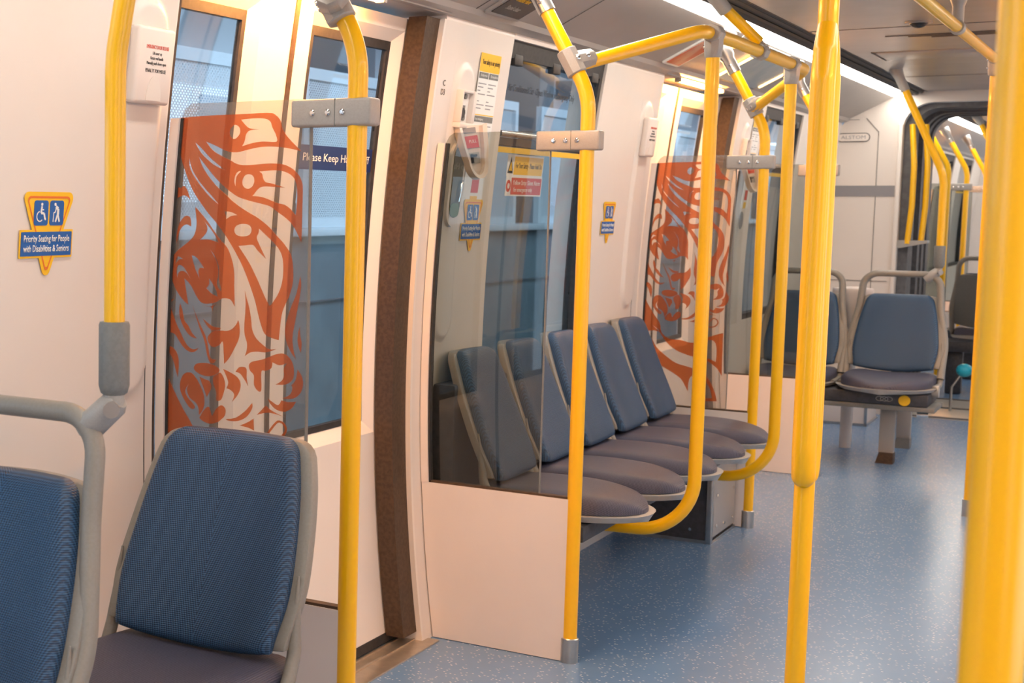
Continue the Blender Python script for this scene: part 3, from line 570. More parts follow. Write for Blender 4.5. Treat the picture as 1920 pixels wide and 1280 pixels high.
"-495 10128 -439 10141 -373 10152 -312 10158 -263 10158 -219 10154 -176 10156 -129 10166 -84 10180 -40 10202 1 10236 40 10277 71 10314 91 10353 103 10388 114 10394 129 10350 143 10277 151 10204 152 10140 146 10075 131 10010 106 9945 71 9880 33 9812 -9 9736 -55 9658 -99 9590 -146 9534 -191 9487 -222 9456 -226 9519 -231 9609 -237 9697 -243 9787 -249 9875 -263 9928 -287 9923 -318 9882 -353 9845 -397 9822 -445 9801 -490 9794 -532 9805 -571 9829 -602 9859 -624 9897 -639 9942 -643 9984 -632 10018 -611 10048 -586 10075 -562 10096 -533 10114",
"-775 10386 -739 10362 -687 10328 -635 10296 -591 10269 -546 10244 -496 10226 -428 10217 -355 10213 -313 10207 -321 10191 -360 10171 -404 10157 -447 10150 -495 10148 -541 10155 -582 10173 -620 10201 -658 10236 -701 10287 -745 10345",
"261 11013 269 10954 280 10870 287 10785 287 10711 284 10635 280 10556 273 10466 266 10372 262 10286 262 10216 267 10155 276 10095 294 10037 318 9981 334 9926 337 9873 333 9821 325 9772 312 9726 295 9684 283 9654 315 9679 363 9712 415 9740 471 9756 531 9765 592 9771 651 9769 709 9763 768 9763 829 9775 889 9794 942 9812 987 9829 1025 9846 1050 9857 1004 9848 939 9837 876 9836 824 9852 774 9879 722 9912 661 9954 597 10002 543 10054 504 10107 474 10162 452 10220 439 10280 434 10342 426 10410 413 10489 397 10575 378 10656 356 10730 331 10799 308 10863 289 10923 273 10976",
"1568 11364 1577 11317 1588 11250 1593 11179 1589 11110 1579 11037 1566 10955 1549 10860 1528 10757 1508 10654 1488 10550 1468 10447 1450 10351 1433 10272 1418 10201 1411 10124 1414 10031 1424 9932 1438 9844 1460 9769 1486 9705 1505 9661 1471 9700 1421 9757 1374 9821 1332 9890 1293 9965 1263 10040 1245 10116 1238 10192 1237 10264 1244 10328 1258 10388 1277 10454 1299 10531 1326 10615 1358 10703 1398 10797 1442 10895 1480 10988 1505 11077 1524 11161 1539 11233 1552 11289 1562 11334",
"1578 10339 1566 10302 1549 10248 1538 10188 1534 10122 1534 10050 1542 9982 1562 9915 1589 9852 1609 9808 1616 9855 1624 9922 1627 9987 1618 10043 1604 10097 1592 10153 1585 10221 1580 10290",
"-1785 9716 -1741 9728 -1678 9743 -1617 9747 -1565 9734 -1516 9710 -1473 9676 -1438 9633 -1409 9581 -1388 9523 -1377 9462 -1373 9396 -1374 9326 -1379 9240 -1388 9149 -1395 9086 -1411 9130 -1434 9194 -1457 9260 -1475 9324 -1493 9391 -1518 9455 -1554 9517 -1595 9576 -1640 9626 -1692 9665 -1747 9696",
"-1695 9153 -1661 9091 -1611 9003 -1561 8914 -1514 8832 -1465 8750 -1414 8666 -1362 8581 -1307 8495 -1245 8401 -1163 8293 -1073 8176 -1004 8065 -971 7953 -959 7846 -953 7772 -1216 7745 -1576 7709 -1838 7683 -1833 7784 -1825 7931 -1818 8089 -1812 8257 -1807 8437 -1798 8594 -1786 8712 -1770 8808 -1753 8899 -1733 8997 -1711 9089",
"-984 9334 -971 9363 -946 9394 -903 9418 -837 9434 -754 9443 -671 9444 -589 9437 -507 9422 -439 9402 -387 9375 -349 9344 -335 9312 -350 9279 -389 9245 -437 9216 -492 9193 -556 9174 -621 9163 -684 9165 -748 9174 -807 9189 -861 9208 -910 9232 -948 9257 -972 9282 -985 9307",
"-1253 9156 -1210 9189 -1160 9208 -1112 9216 -1072 9214 -1034 9202 -994 9175 -947 9131 -898 9073 -851 9008 -806 8936 -764 8857 -732 8781 -714 8713 -706 8648 -706 8587 -714 8528 -730 8473 -750 8425 -781 8381 -817 8344 -843 8318 -844 8360 -846 8420 -856 8475 -877 8516 -905 8553 -940 8586 -985 8615 -1038 8640 -1082 8673 -1116 8720 -1142 8774 -1155 8826 -1147 8880 -1125 8932 -1109 8969 -1138 8930 -1178 8876 -1202 8822 -1200 8776 -1182 8731 -1153 8687 -1109 8643 -1055 8599 -1010 8561 -980 8531 -960 8508 -950 8486 -953 8465 -965 8445 -985 8434 -1010 8430 -1042 8435 -1079 8455 -1126 8500 -1177 8561 -1223 8622 -1262 8678 -1296 8735 -1320 8793 -1335 8852 -1340 8911 -1334 8971 -1316 9037 -1288 9103",
"-841 9147 -807 9133 -759 9115 -712 9098 -671 9089 -630 9083 -596 9067 -568 9036 -547 8996 -537 8954 -543 8914 -561 8873 -581 8833 -605 8790 -631 8748 -650 8719 -662 8751 -682 8799 -709 8862 -753 8957 -804 9068",
"-493 9153 -467 9183 -427 9202 -391 9220 -363 9243 -338 9263 -311 9265 -278 9235 -244 9187 -218 9135 -201 9087 -193 9037 -193 8981 -205 8915 -226 8843 -247 8782 -264 8737 -281 8703 -303 8680 -338 8663 -377 8657 -406 8671 -412 8717 -406 8783 -409 8847 -429 8899 -458 8948 -480 8998 -493 9053 -500 9108",
"-244 9347 -207 9337 -154 9321 -95 9300 -26 9272 49 9238 110 9199 151 9155 179 9105 191 9050 187 8988 168 8919 138 8852 88 8782 27 8713 -18 8665 0 8704 23 8758 37 8805 34 8836 21 8859 2 8880 -25 8900 -59 8918 -90 8931 -117 8939 -141 8943 -158 8945 -143 8976 -124 9020 -114 9065 -122 9108 -140 9152 -162 9198 -190 9252 -221 9308",
"-830 8260 -797 8313 -750 8388 -704 8449 -663 8488 -624 8512 -589 8508 -559 8453 -534 8369 -517 8308 -507 8328 -492 8357 -471 8391 -446 8432 -415 8478 -381 8516 -344 8546 -304 8568 -267 8575 -230 8561 -196 8531 -174 8495 -170 8452 -179 8401 -195 8357 -220 8323 -253 8296 -286 8270 -313 8245 -339 8223 -377 8203 -432 8183 -498 8165 -561 8156 -619 8160 -675 8173 -724 8190 -768 8213 -805 8240",
"63 9311 85 9341 116 9383 152 9414 197 9427 246 9429 286 9424 310 9414 323 9397 332 9369 335 9326 333 9272 334 9216 345 9151 360 9083 371 9035 351 9066 323 9110 290 9154 255 9200 216 9246 176 9281 134 9299 93 9307",
"463 9551 527 9571 607 9587 683 9605 744 9627 801 9650 857 9674 915 9698 973 9722 1030 9742 1089 9758 1147 9769 1203 9769 1258 9753 1310 9725 1355 9688 1392 9641 1422 9584 1444 9525 1457 9462 1461 9396 1458 9338 1450 9292 1434 9255 1407 9221 1367 9187 1317 9156 1258 9133 1180 9122 1092 9118 1031 9116 1070 9137 1124 9168 1170 9202 1200 9239 1220 9279 1233 9321 1231 9364 1221 9408 1220 9452 1240 9500 1271 9547 1293 9580 1248 9561 1185 9535 1121 9521 1057 9533 992 9557 946 9575 945 9541 942 9492 927 9450 891 9422 842 9401 796 9384 754 9385 714 9391 687 9357 684 9242 694 9088 693 8974 671 8937 638 8940 605 8958 572 8984 538 9026 515 9075 510 9138 516 9208 512 9267 486 9304 450 9329 421 9357 401 9394 387 9433 386 9469 398 9500 422 9527",
"1541 9466 1569 9433 1608 9384 1640 9332 1660 9280 1673 9225 1675 9166 1663 9101 1639 9032 1604 8972 1558 8923 1500 8883 1435 8855 1353 8843 1262 8843 1198 8844 1240 8862 1299 8887 1348 8913 1377 8939 1397 8966 1411 8994 1423 9027 1430 9062 1431 9090 1423 9108 1408 9119 1398 9125 1428 9153 1469 9195 1503 9247 1522 9321 1534 9406",
"850 8815 899 8786 968 8746 1027 8715 1064 8701 1090 8696 1114 8704 1139 8733 1162 8774 1177 8804 1215 8796 1270 8785 1329 8779 1398 8785 1470 8797 1522 8805 1497 8763 1461 8705 1418 8654 1366 8618 1308 8589 1247 8573 1181 8572 1112 8583 1051 8603 999 8632 955 8669 918 8706 888 8746 865 8787",
"-171 8290 -106 8300 -13 8315 78 8342 156 8386 231 8440 301 8498 369 8566 433 8637 477 8688 482 8660 488 8620 478 8572 447 8512 401 8445 347 8386 287 8342 218 8307 147 8281 68 8266 -13 8260 -80 8260 -124 8267 -153 8281",
"592 8447 620 8475 660 8514 701 8553 738 8594 776 8635 809 8658 830 8654 847 8632 876 8607 925 8582 986 8554 1052 8527 1130 8501 1212 8477 1270 8461 1207 8474 1116 8492 1031 8506 963 8515 901 8520 833 8517 747 8497 656 8468",
"182 8187 233 8209 305 8240 372 8273 428 8306 480 8339 515 8363 520 8289 526 8187 530 8114 498 8126 451 8143 396 8159 322 8170 240 8180",
"841 8095 894 8164 968 8260 1034 8334 1075 8369 1107 8382 1142 8382 1187 8372 1235 8349 1273 8318 1299 8280 1315 8234 1319 8190 1307 8147 1284 8105 1256 8069 1226 8041 1191 8018 1149 8001 1094 7987 1032 7978 974 7984 922 8016 874 8062",
"906 8102 951 8159 1013 8238 1067 8299 1101 8327 1127 8337 1153 8336 1185 8325 1217 8303 1241 8277 1257 8249 1265 8216 1265 8184 1254 8155 1235 8128 1212 8103 1188 8081 1161 8062 1126 8047 1077 8034 1020 8024 974 8026 942 8047 921 8079",
"346 7327 488 7369 612 7440 723 7503 817 7544 898 7577 983 7611 1078 7648 1177 7685 1270 7719 1364 7749 1452 7776 1514 7794 1514 7626 1514 7380 1515 7095 1520 6732 1526 6330 1531 6045 1482 6127 1411 6243 1329 6351 1235 6435 1131 6510 1027 6574 925 6623 823 6660 728 6691 645 6717 568 6735 488 6752 410 6763 328 6772 219 6796 61 6841 -124 6902 -297 6978 -443 7070 -577 7176 -702 7294 -816 7431 -921 7579 -1022 7710 -1131 7819 -1235 7912 -1307 7975 -1238 7927 -1136 7856 -1025 7772 -909 7664 -783 7542 -648 7452 -506 7422 -355 7423 -195 7418 -15 7382 175 7340",
"464 7334 534 7355 634 7385 727 7412 799 7435 864 7456 930 7470 1001 7480 1073 7483 1135 7467 1186 7428 1228 7371 1259 7292 1278 7183 1286 7053 1289 6928 1287 6806 1280 6688 1274 6606 1210 6634 1118 6673 1021 6711 923 6747 819 6783 722 6814 632 6831 548 6843 483 6875 443 6943 422 7031 414 7116 424 7199 447 7279",
"-1301 7414 -1253 7319 -1181 7185 -1087 7052 -965 6932 -821 6813 -678 6705 -546 6609 -415 6524 -275 6453 -122 6405 40 6372 209 6332 394 6283 585 6227 750 6155 873 6066 970 5960 1058 5841 1143 5701 1219 5547 1282 5398 1329 5250 1363 5107 1386 5008 1204 4997 953 4982 770 4971 769 4999 768 5036 766 5064 892 5083 1065 5110 1191 5130 1172 5220 1143 5349 1103 5476 1048 5590 981 5701 913 5799 844 5880 772 5948 698 5998 618 6034 536 6053 459 6042 383 5995 312 5918 260 5811 238 5646 236 5452 236 5314 210 5364 171 5438 123 5521 71 5615 11 5718 -69 5817 -176 5904 -303 5987 -441 6069 -597 6154 -763 6239 -906 6316 -1010 6368 -1090 6413 -1157 6486 -1211 6607 -1252 6757 -1281 6915 -1296 7095 -1299 7282",
"-882 5724 -813 5683 -716 5623 -632 5556 -574 5486 -529 5408 -501 5316 -496 5192 -507 5054 -517 4956 -570 4952 -644 4946 -698 4941 -700 4973 -701 5018 -703 5050 -675 5054 -638 5061 -613 5089 -606 5146 -611 5223 -637 5306 -699 5394 -782 5489 -845 5570 -872 5635 -879 5688"]
# ------------------------------------------------------------------ seats (local: faces -Y, floor z=0)
def seat(label, group, k=1.0, handle=False, dark=False, side=None, hx=0.):
    """k scales the width; handle adds the grab loop"""
    R = thing('transit_seat', (0, 0, 0), label, 'seat', group)
    Hb = .37; zb = .474
    KW = (.172, .184, .177, .163, .142)
    def hw(v):
        q = min(3.9999, max(0, v*4)); i = int(q); q -= i; g = lambda j: KW[min(4, max(0, j))]
        w = .5*(2*g(i)+(g(i+1)-g(i-1))*q+(2*g(i-1)-5*g(i)+4*g(i+1)-g(i+2))*q*q+(3*g(i)-g(i-1)-3*g(i+1)+g(i+2))*q**3)
        d = (v-1)*Hb+.035
        if d > 0: w = w-.035+sqrt(max(0, .035**2-d*d))
        return w*k
    def base(u, v, grow=0., e=0.):
        U = 2*u-1; x = U*(hw(v)+grow)
        y = .105*v+.03*v*v-.030*(U*U)*(1-.5*v)+.012*sin(pi*v)
        z = zb+v*(Hb+e)-.022*(1-U*U)*(1-v)-e*.5
        return Vector((x, y, z))
    def th(u, v):
        U = abs(2*u-1); V = abs(2*v-1)
        return sqrt(max(0, 1-U**10))*sqrt(max(0, 1-V**18))
    bm = B(); cs = lambda t: .5-.5*cos(pi*t)
    grid2(bm, lambda u, v: base(cs(u), cs(v))+Vector((0, -.004-.030*th(cs(u), cs(v)), 0)), lambda u, v: base(cs(u), cs(v))+Vector((0, .006, 0)), 26, 26)
    obj('back_cushion', bm, 'vinylb', R)
    bm = B()
    sh = lambda u, v: .016 if .02 < u < .98 else .0
    grid2(bm, lambda u, v: base(cs(u), cs(v), .024*k, -.014)+Vector((0, -.004+.012*(1-th(cs(u), cs(v))), 0)), lambda u, v: base(cs(u), cs(v), .024*k, -.014)+Vector((0, .026+.02*sin(pi*cs(u)), 0)), 26, 22)
    bs = obj('back_shell', bm, 'frame', R)
    for s in ():
        bm = B(); pts = [base(.5+.5*s, v, .022*k, .03)+Vector((0, .002, 0)) for v in [j/14 for j in range(15)]]
        tube(bm, pts, .011, 12); obj('side_rim', bm, 'frame', R)
    def sw(v):
        w = .186+.008*sin(pi*min(1, v*1.2))
        if v > .52: w *= max(0, 1-((v-.52)/.48)**2.15)**(1/2.15)
        return w*k
    def sb(u, v, grow=0.):
        U = 2*u-1; D = .46
        y = .035-v*(D+grow*1.0)
        return Vector((U*sw(v*.9995)*(1+grow/.186), y, 0))
    def ztop(u, v):
        U = abs(2*u-1)
        return .446+.016*U*U*(1-v)+.012*sin(pi*v)-.004*max(0, v-.7)/.3
    def st(u, v):
        U = abs(2*u-1); return sqrt(max(0, 1-U**9))*sqrt(max(0, 1-max(0, (v-.2)/.8)**10))
    bm = B()
    grid2(bm, lambda u, v: sb(cs(u), cs(v))+Vector((0, 0, ztop(cs(u), cs(v))-.040*(1-st(cs(u), cs(v))))), lambda u, v: sb(cs(u), cs(v))+Vector((0, 0, .404)), 26, 26)
    obj('seat_cushion', bm, 'vinyls', R)
    bm = B()
    grid2(bm, lambda u, v: sb(cs(u), cs(v), .020)+Vector((0, 0, .402)), lambda u, v: sb(cs(u), cs(v), .006)+Vector((0, 0, .384-.008*sin(pi*cs(u)))), 26, 22)
    obj('seat_shell', bm, 'lip', R)
    for s in (-1, 1):                               # side bolsters join seat and back
        bm = B(); PB_ = fillet([(s*.200*k, -.22, .398), (s*.204*k, -.03, .402), (s*.203*k, .002, .47), (s*.198*k, .024, .61)], .07); tube(bm, PB_, [.013 if p.z < .5 else .013-.011*(p.z-.5)/.11 for p in PB_], 14); obj('side_bolster', bm, 'frame', R)
    if handle:
        for s in (1,):
            bm = B()
            p = [(-.205, -.03, .43), (-.208, .055, .60), (-.175+hx*.5, .105, .78), (-.165+hx, .135, .948), (.165+hx, .135, .948), (.175+hx*.5, .105, .78), (.208, .055, .60), (.205, -.03, .43)]
            tube(bm, fillet(p, {1: .3, 2: .3, 3: .07, 4: .07, 5: .3, 6: .3}, 9), .0165, 18); obj('grab_handle', bm, 'frame', R)
    return R
def dup(root, label=None, group=None):
    r = root.copy(); COL.objects.link(r)
    def rec(o, c):
        for ch in list(o.children):
            d = ch.copy(); COL.objects.link(d); d.parent = c; rec(ch, d)
    rec(root, r)
    if label: r['label'] = label
    if group: r['group'] = group
    return r
s0 = seat('blue woven seat with tan rim in front of the artwork partition, nearest full seat', 'front facing priority seats'); s0.location = (-1.448, 2.225, 0)
s1 = seat('blue seat with grey grab loop at the left edge of the photo', 'front facing priority seats', handle=True); s1.location = (-1.525, 1.655, 0)
e0 = dup(s1, 'blue seat with grab loop beside the gangway, right one of the far pair', 'far pair of front facing seats'); e0.location = (-1.10, 8.19, 0); e0.scale = (1.07, 1, 1)
e1 = dup(s1, 'blue seat with grab loop beside the window, left one of the far pair', 'far pair of front facing seats'); e1.location = (-1.548, 8.19, 0)
b0 = seat('blue seat of the side bench nearest to the camera, behind the smoked partition', 'blue seats of the side facing bench', k=.865)
labs = ['second seat of the side bench, counted from the smoked partition', 'middle seat of the five on the side facing bench', 'fourth seat of the side bench, behind the middle seat', 'last seat of the side bench, against the artwork partition']
PB = .392
for i in range(5):
    b = b0 if i == 0 else dup(b0, labs[i-1])
    b.location = (-1.605, 4.175+PB*i, 0); b.rotation_euler = (0, 0, pi/2)
# seats of the car beyond: seen from behind
g0 = dup(s1, 'dark grey back of a seat with grab loop in the car beyond the gangway', 'seats in the car beyond'); g0.location = (-.99, 11.55, 0); g0.rotation_euler = (0, 0, pi)
for ch in g0.children:
    if ch.name.startswith('back_shell'):
        ch.data = ch.data.copy(); ch.data.materials[0] = M['sleeve']
g1 = dup(g0, 'blue topped seat further along the car beyond the gangway', 'seats in the car beyond'); g1.location = (-.90, 12.6, 0)
bm = B(); box(bm, -1.70, -.80, 11.30, 11.55, .30, .375, .01); box(bm, -1.2, -1.1, 11.38, 11.46, 0, .30, .01)
obj('seat_pedestal', bm, 'beam', orig=(-1.2, 11.4, 0), label='dark pedestal under the grey backed seat beyond the gangway', cat='seat base')
bm = B(); box(bm, -1.70, -.80, 12.35, 12.6, .30, .375, .01); box(bm, -1.2, -1.1, 12.43, 12.51, 0, .30, .01)
obj('seat_pedestal', bm, 'beam', orig=(-1.2, 12.4, 0), label='dark pedestal under the second seat beyond the gangway', cat='seat base')
bm = B(); bmesh.ops.create_uvsphere(bm, u_segments=24, v_segments=16, radius=.05, matrix=Matrix.Translation((-.985, 10.35, .27)) @ Matrix.Diagonal((.95, 1, .85, 1)))
t = thing('cyan_pad', (-.985, 10.35, 0), 'small bright cyan pad on a bracket low at the gangway mouth', 'pad')
obj('pad', bm, 'cyan', t); bm = B(); tube(bm, [(-1.05, 10.34, .0), (-1.05, 10.34, .16), (-1.0, 10.35, .25)], .008, 10); obj('bracket', bm, 'steel', t)

# bench frame and box
t = thing('bench_frame', (-1.55, 5.0, 0), 'dark beam carrying the five side facing bench seats', 'frame')
bm = B(); box(bm, -1.70, -1.30, 3.985, 5.64, .33, .378, .006); obj('beam', bm, 'beam', t)
bm = B(); box(bm, -1.775, -1.70, 3.99, 5.98, .30, .75, .01); obj('wall_rail', bm, 'beam', t)
bm = B(); box(bm, -1.70, -1.52, 4.10, 4.16, .12, .33, .008); obj('wall_strut', bm, 'beam', t)
t = thing('equipment_box', (-1.54, 5.84, 0), 'steel equipment box with riveted perforated side under the bench', 'box')
bm = B(); box(bm, -1.74, -1.36, 5.65, 6.028, .004, .365); obj('box_body', bm, 'beam', t)
bm = B(); box(bm, -1.358, -1.354, 5.68, 6.022, .02, .35); obj('perforated_panel', bm, 'perf', t)
bm = B(); box(bm, -1.372, -1.350, 5.643, 5.672, .0, .368, .004); obj('corner_trim', bm, 'steel', t)
bm = B(); box(bm, -1.73, -1.352, 5.645, 5.649, .0, .012); box(bm, -1.356, -1.350, 5.65, 6.02, .0, .012); obj('base_trim', bm, 'steel', t)
for p in ((5.72, .06), (5.72, .18), (5.72, .30), (5.98, .05), (5.98, .17), (5.98, .29), (5.85, .05)):
    bm = B(); tube(bm, [(-1.354, *p), (-1.349, *p)], .006, 10); obj('rivet', bm, 'chrome', t)
for x, z in ((-1.43, .05), (-1.60, .05), (-1.43, .2), (-1.68, .2)):
    bm = B(); tube(bm, [(x, 5.65, z), (x, 5.645, z)], .006, 10); obj('rivet', bm, 'chrome', t)

# base of the far pair
t = thing('pedestal_frame', (-1.3, 8.1, 0), 'charcoal beam on two pedestal legs under the far pair of seats', 'seat base')
bm = B(); box(bm, -1.765, -.895, 7.86, 8.18, .318, .377, .006); obj('beam', bm, 'beam', t)
bm = B(); box(bm, -1.765, -.865, 7.865, 8.16, .292, .316, .003); obj('rail', bm, 'sleeve', t)
for y in (8.04, 8.62):
    bm = B(); box(bm, -1.125, -1.055, y-.02, y+.02, .05, .30, .006); lg = obj('leg', bm, 'cast', t)
    bm = B(); prism(bm, [(-.045, 0), (.035, 0), (.035, .055), (-.030, .055)], Matrix.Translation((-1.09, y-.035, 0)) @ Matrix(((1, 0, 0, 0), (0, 0, 1, 0), (0, 1, 0, 0), (0, 0, 0, 1))), .075); obj('foot', bm, 'seal' if y < 8.3 else 'sleeve', lg, smooth=False)
bm = B(); box(bm, -1.13, -1.05, 8.18, 8.66, .27, .30, .004); obj('crossbar', bm, 'cast', t)
bm = B(); tube(bm, [(-.998, 7.862, .345), (-.998, 7.852, .345)], .026, 28); obj('yellow_disc', bm, 'syel', t, label='round yellow reflector disc')
for dx in (-.022, 0, .022):
    bm = B(); P = [(-1.088+dx*.9+.017*cos(a), 7.858, .347+.011*sin(a)) for a in [2*pi*k/24 for k in range(25)]]; tube(bm, P, .0016, 6); obj('oval_mark', bm, 'steel', t)
bm = B(); tube(bm, [(-.95, 7.95, .272), (-.90, 7.95, .272)], .016, 14); obj('lock_barrel', bm, 'chrome', t)
bm = B(); tube(bm, [(-.895, 8.0, .385), (-.865, 8.0, .385)], .03, 20); obj('hinge_cap', bm, 'lip', t)
# tapered pod between the two far seats
bm = B(); N_ = 24
def pod(r0, zz): return [bm.verts.new((-1.345+r0*cos(2*pi*k/N_), 8.43+r0*.7*sin(2*pi*k/N_), zz)) for k in range(N_)]
rs = [pod(.03, .0), pod(.032, .60), pod(.075, .75), pod(.10, .835), pod(.102, .85), pod(.098, .86), pod(.02, .868)]
for a, b in zip(rs, rs[1:]):
    for k in range(N_): bm.faces.new((a[k], a[(k+1) % N_], b[(k+1) % N_], b[k]))
bm.faces.new(rs[-1]); bm.faces.new(rs[0][::-1])
obj('waste_bin', bm, 'part', orig=(-1.325, 8.43, 0), label='beige tapering bin with oval top between the two far seats', cat='bin')
t = thing('equipment_box', (-1.55, 9.5, 0), 'low beige equipment box with blue grey trim on floor behind far seats', 'box')
bm = B(); box(bm, -1.74, -1.385, 9.33, 9.72, .004, .30, .004); obj('box_body', bm, 'part', t)
bm = B(); box(bm, -1.392, -1.378, 9.322, 9.345, 0, .302, .003); box(bm, -1.74, -1.378, 9.322, 9.328, 0, .014); box(bm, -1.384, -1.378, 9.33, 9.72, 0, .014); obj('edge_trim', bm, 'steel', t)
bm = B(); box(bm, -1.54, -1.522, 9.31, 9.33, .13, .26, .004); obj('latch', bm, 'black', t)

# ------------------------------------------------------------------ poles
RP = .0195
def bolts(parent, pts, n, r=.0075):
    for p in pts:
        p = Vector(p); nn = Vector(n).normalized()
        bm = B(); tube(bm, [p-nn*.002, p+nn*.003, p+nn*.005], [r, r, r*.6], 14); obj('bolt', bm, 'chrome', parent)
def partition(yp, kind, xr=-1.31, labels=None):
    """glass panel over a laminate panel, clamped to a pole; yp is its plane"""
    R = thing('glass_partition', ((XW(0)+xr)/2, yp, 0), labels, 'partition')
    zt = 1.49; xg = -1.412
    poly = []
    zs = [.465+(zt-.03-.465)*k/16 for k in range(17)]
    poly = [(XW(z)+.022, z) for z in zs]+[(XW(zt)+.030, zt-.010), (XW(zt)+.045, zt), (xg-.02, zt), (xg-.006, zt-.006), (xg, zt-.02), (xg, .465)]
    bm = B(); prism(bm, poly, yframe(0, yp+.005, 0), .010); g = obj('glass_pane', bm, 'film' if kind == 'art' else 'tint', R, smooth=False)
    bm = B(); box(bm, xg-.0006, xg+.0012, yp-.0055, yp+.0055, .465, zt-.02); obj('polished_edge', bm, 'sleeve', g)
    bm = B(); prism(bm, [(XW(z)+.002, z) for z in zs]+[(XW(z)+.024, z) for z in zs[::-1]], yframe(0, yp+.016, 0), .032); obj('wall_channel', bm, 'part', R, smooth=False)
    bm = B(); prism(bm, [(XW(z)+.024, z) for z in zs]+[(XW(z)+.030, z) for z in zs[::-1]], yframe(0, yp+.010, 0), .020); obj('channel_gasket', bm, 'dark', R, smooth=False)
    zl = [.015+.45*k/6 for k in range(7)]
    bm = B(); prism(bm, [(XW(z)+.003, z) for z in [0.002]+zl[1:]]+[(xr-.012, .465), (xr-.012, .002)], yframe(0, yp+.014, 0), .028); obj('lower_panel', bm, 'part', R, smooth=False, label='solid beige lower panel')
    bm = B(); box(bm, XW(.46)+.004, xr-.012, yp-.010, yp+.010, .465, .471); obj('bottom_gasket', bm, 'seal', R)
    bm = B(); box(bm, -1.448, xr+.040, yp-.022, yp+.022, 1.434, 1.488, .006, 3); c = obj('pole_clamp', bm, 'cast', R)
    bm = B(); box(bm, -1.350, -1.348, yp-.0226, yp+.0226, 1.4345, 1.4875); obj('clamp_joint', bm, 'sleeve', c)
    bolts(c, [(x, yp-.0222, 1.461) for x in (-1.398, -1.364, -1.332)], (0, -1, 0), .0062)
    if kind == 'art':
        cu = bpy.data.curves.new('a', 'CURVE'); cu.dimensions = '2D'; cu.fill_mode = 'BOTH'
        for s in ART:
            v = [int(q)/10000 for q in s.split()]; sp = cu.splines.new('POLY'); sp.points.add(len(v)//2-1); sp.use_cyclic_u = True
            for k in range(len(v)//2): sp.points[k].co = (v[2*k], v[2*k+1], 0, 1)
        o = bpy.data.objects.new('tmp', cu); COL.objects.link(o); dg = bpy.context.evaluated_depsgraph_get()
        me = bpy.data.meshes.new_from_object(o.evaluated_get(dg)); bpy.data.objects.remove(o)
        bm = B(); bm.from_mesh(me); bpy.data.meshes.remove(me)
        bmesh.ops.remove_doubles(bm, verts=bm.verts, dist=1e-5)
        bmesh.ops.delete(bm, geom=[f for f in bm.faces if f.calc_area() < 1e-9], context='FACES')
        r = bmesh.ops.extrude_face_region(bm, geom=bm.faces[:]); bmesh.ops.translate(bm, vec=(0, 0, .0006), verts=[v for v in r['geom'] if isinstance(v, bmesh.types.BMVert)])
        bm.transform(yframe(-1.585, yp-.0058, 0)); obj('artwork_film', bm, 'art', g, smooth=False, label='orange swirling artwork film')
    return R
def pole(xp, yp, label, arm=None, floor=True, group='yellow poles at the partitions'):
    R = thing('grab_pole', (xp, yp, 0), label, 'pole', group)
    zc = 1.93; xt = xp-.215
    bm = B(); P = fillet([(xp, yp, .03), (xp, yp, 1.585), (xp-.19, yp, 1.935)], .22, 12); tube(bm, P, RP, 24); obj('pole_tube', bm, 'yel', R)
    bm = B(); tube(bm, [(xp, yp, 0), (xp, yp, .068), (xp, yp, .07)], [.0245, .0245, .0225], 24); obj('floor_collar', bm, 'steel', R)
    d = Vector((-.19, 0, .35)).normalized(); a = Vector((xp, yp, 1.585))+d*.26
    bm = B(); tube(bm, [a, a+d*.062, a+d*.075, a+d*.17], [.0235, .0235, .03, .038], 22); cc = obj('ceiling_socket', bm, 'steel', R)
    bolts(cc, [a+d*.03+Vector((0, -.024, 0))], (0, -1, 0), .006)
    return R
A = lambda yp, x=-1.31: None
partition(2.56, 'art', labels='nearest glass partition with orange artwork, beside the first doorway')
partition(3.93, 'tint', labels='smoked plain glass partition between the doorway and the bench')
partition(6.05, 'art', labels='orange artwork partition at the far end of the bench')
partition(7.42, 'tint', labels='plain glass partition beyond the second doorway, mostly hidden by poles')
pole(-1.31, 2.56, 'yellow pole of the nearest artwork partition, top clamp cut by the frame')
pole(-1.31, 3.93, 'yellow pole at the near end of the bench with steel floor collar')
pole(-1.31, 6.05, 'yellow pole at the far end of the bench, leaning top')
pole(-1.31, 7.42, 'yellow pole beyond the second doorway, hidden behind the hoop')
# junction castings on the poles at z=1.68
def junction(R, p, d1, d2, L=.085, r=.027, name='junction_clamp'):
    """block hugging a tube along d1 with a snout along d2"""
    p = Vector(p); d1 = Vector(d1).normalized(); d2 = Vector(d2).normalized()
    bm = B(); tube(bm, [p-d1*L*.5, p-d1*L*.46, p+d1*L*.46, p+d1*L*.5], [r-.002, r+.001, r+.001, r-.002], 8)
    tube(bm, [p, p+d2*(r+.012), p+d2*(r+.040), p+d2*(r+.044)], [r+.002, r+.001, r-.002, r-.005], 8)
    o = obj(name, bm, 'cast', R)
    side = d1.cross(d2).normalized()
    if side.y > 0: side = -side
    bolts(o, [p+side*(r-.001)+d2*.004, p+side*(r-.002)+d2*(r+.012)], side, .0065)
    return o
dl = Vector((-.19, 0, .35)).normalized()
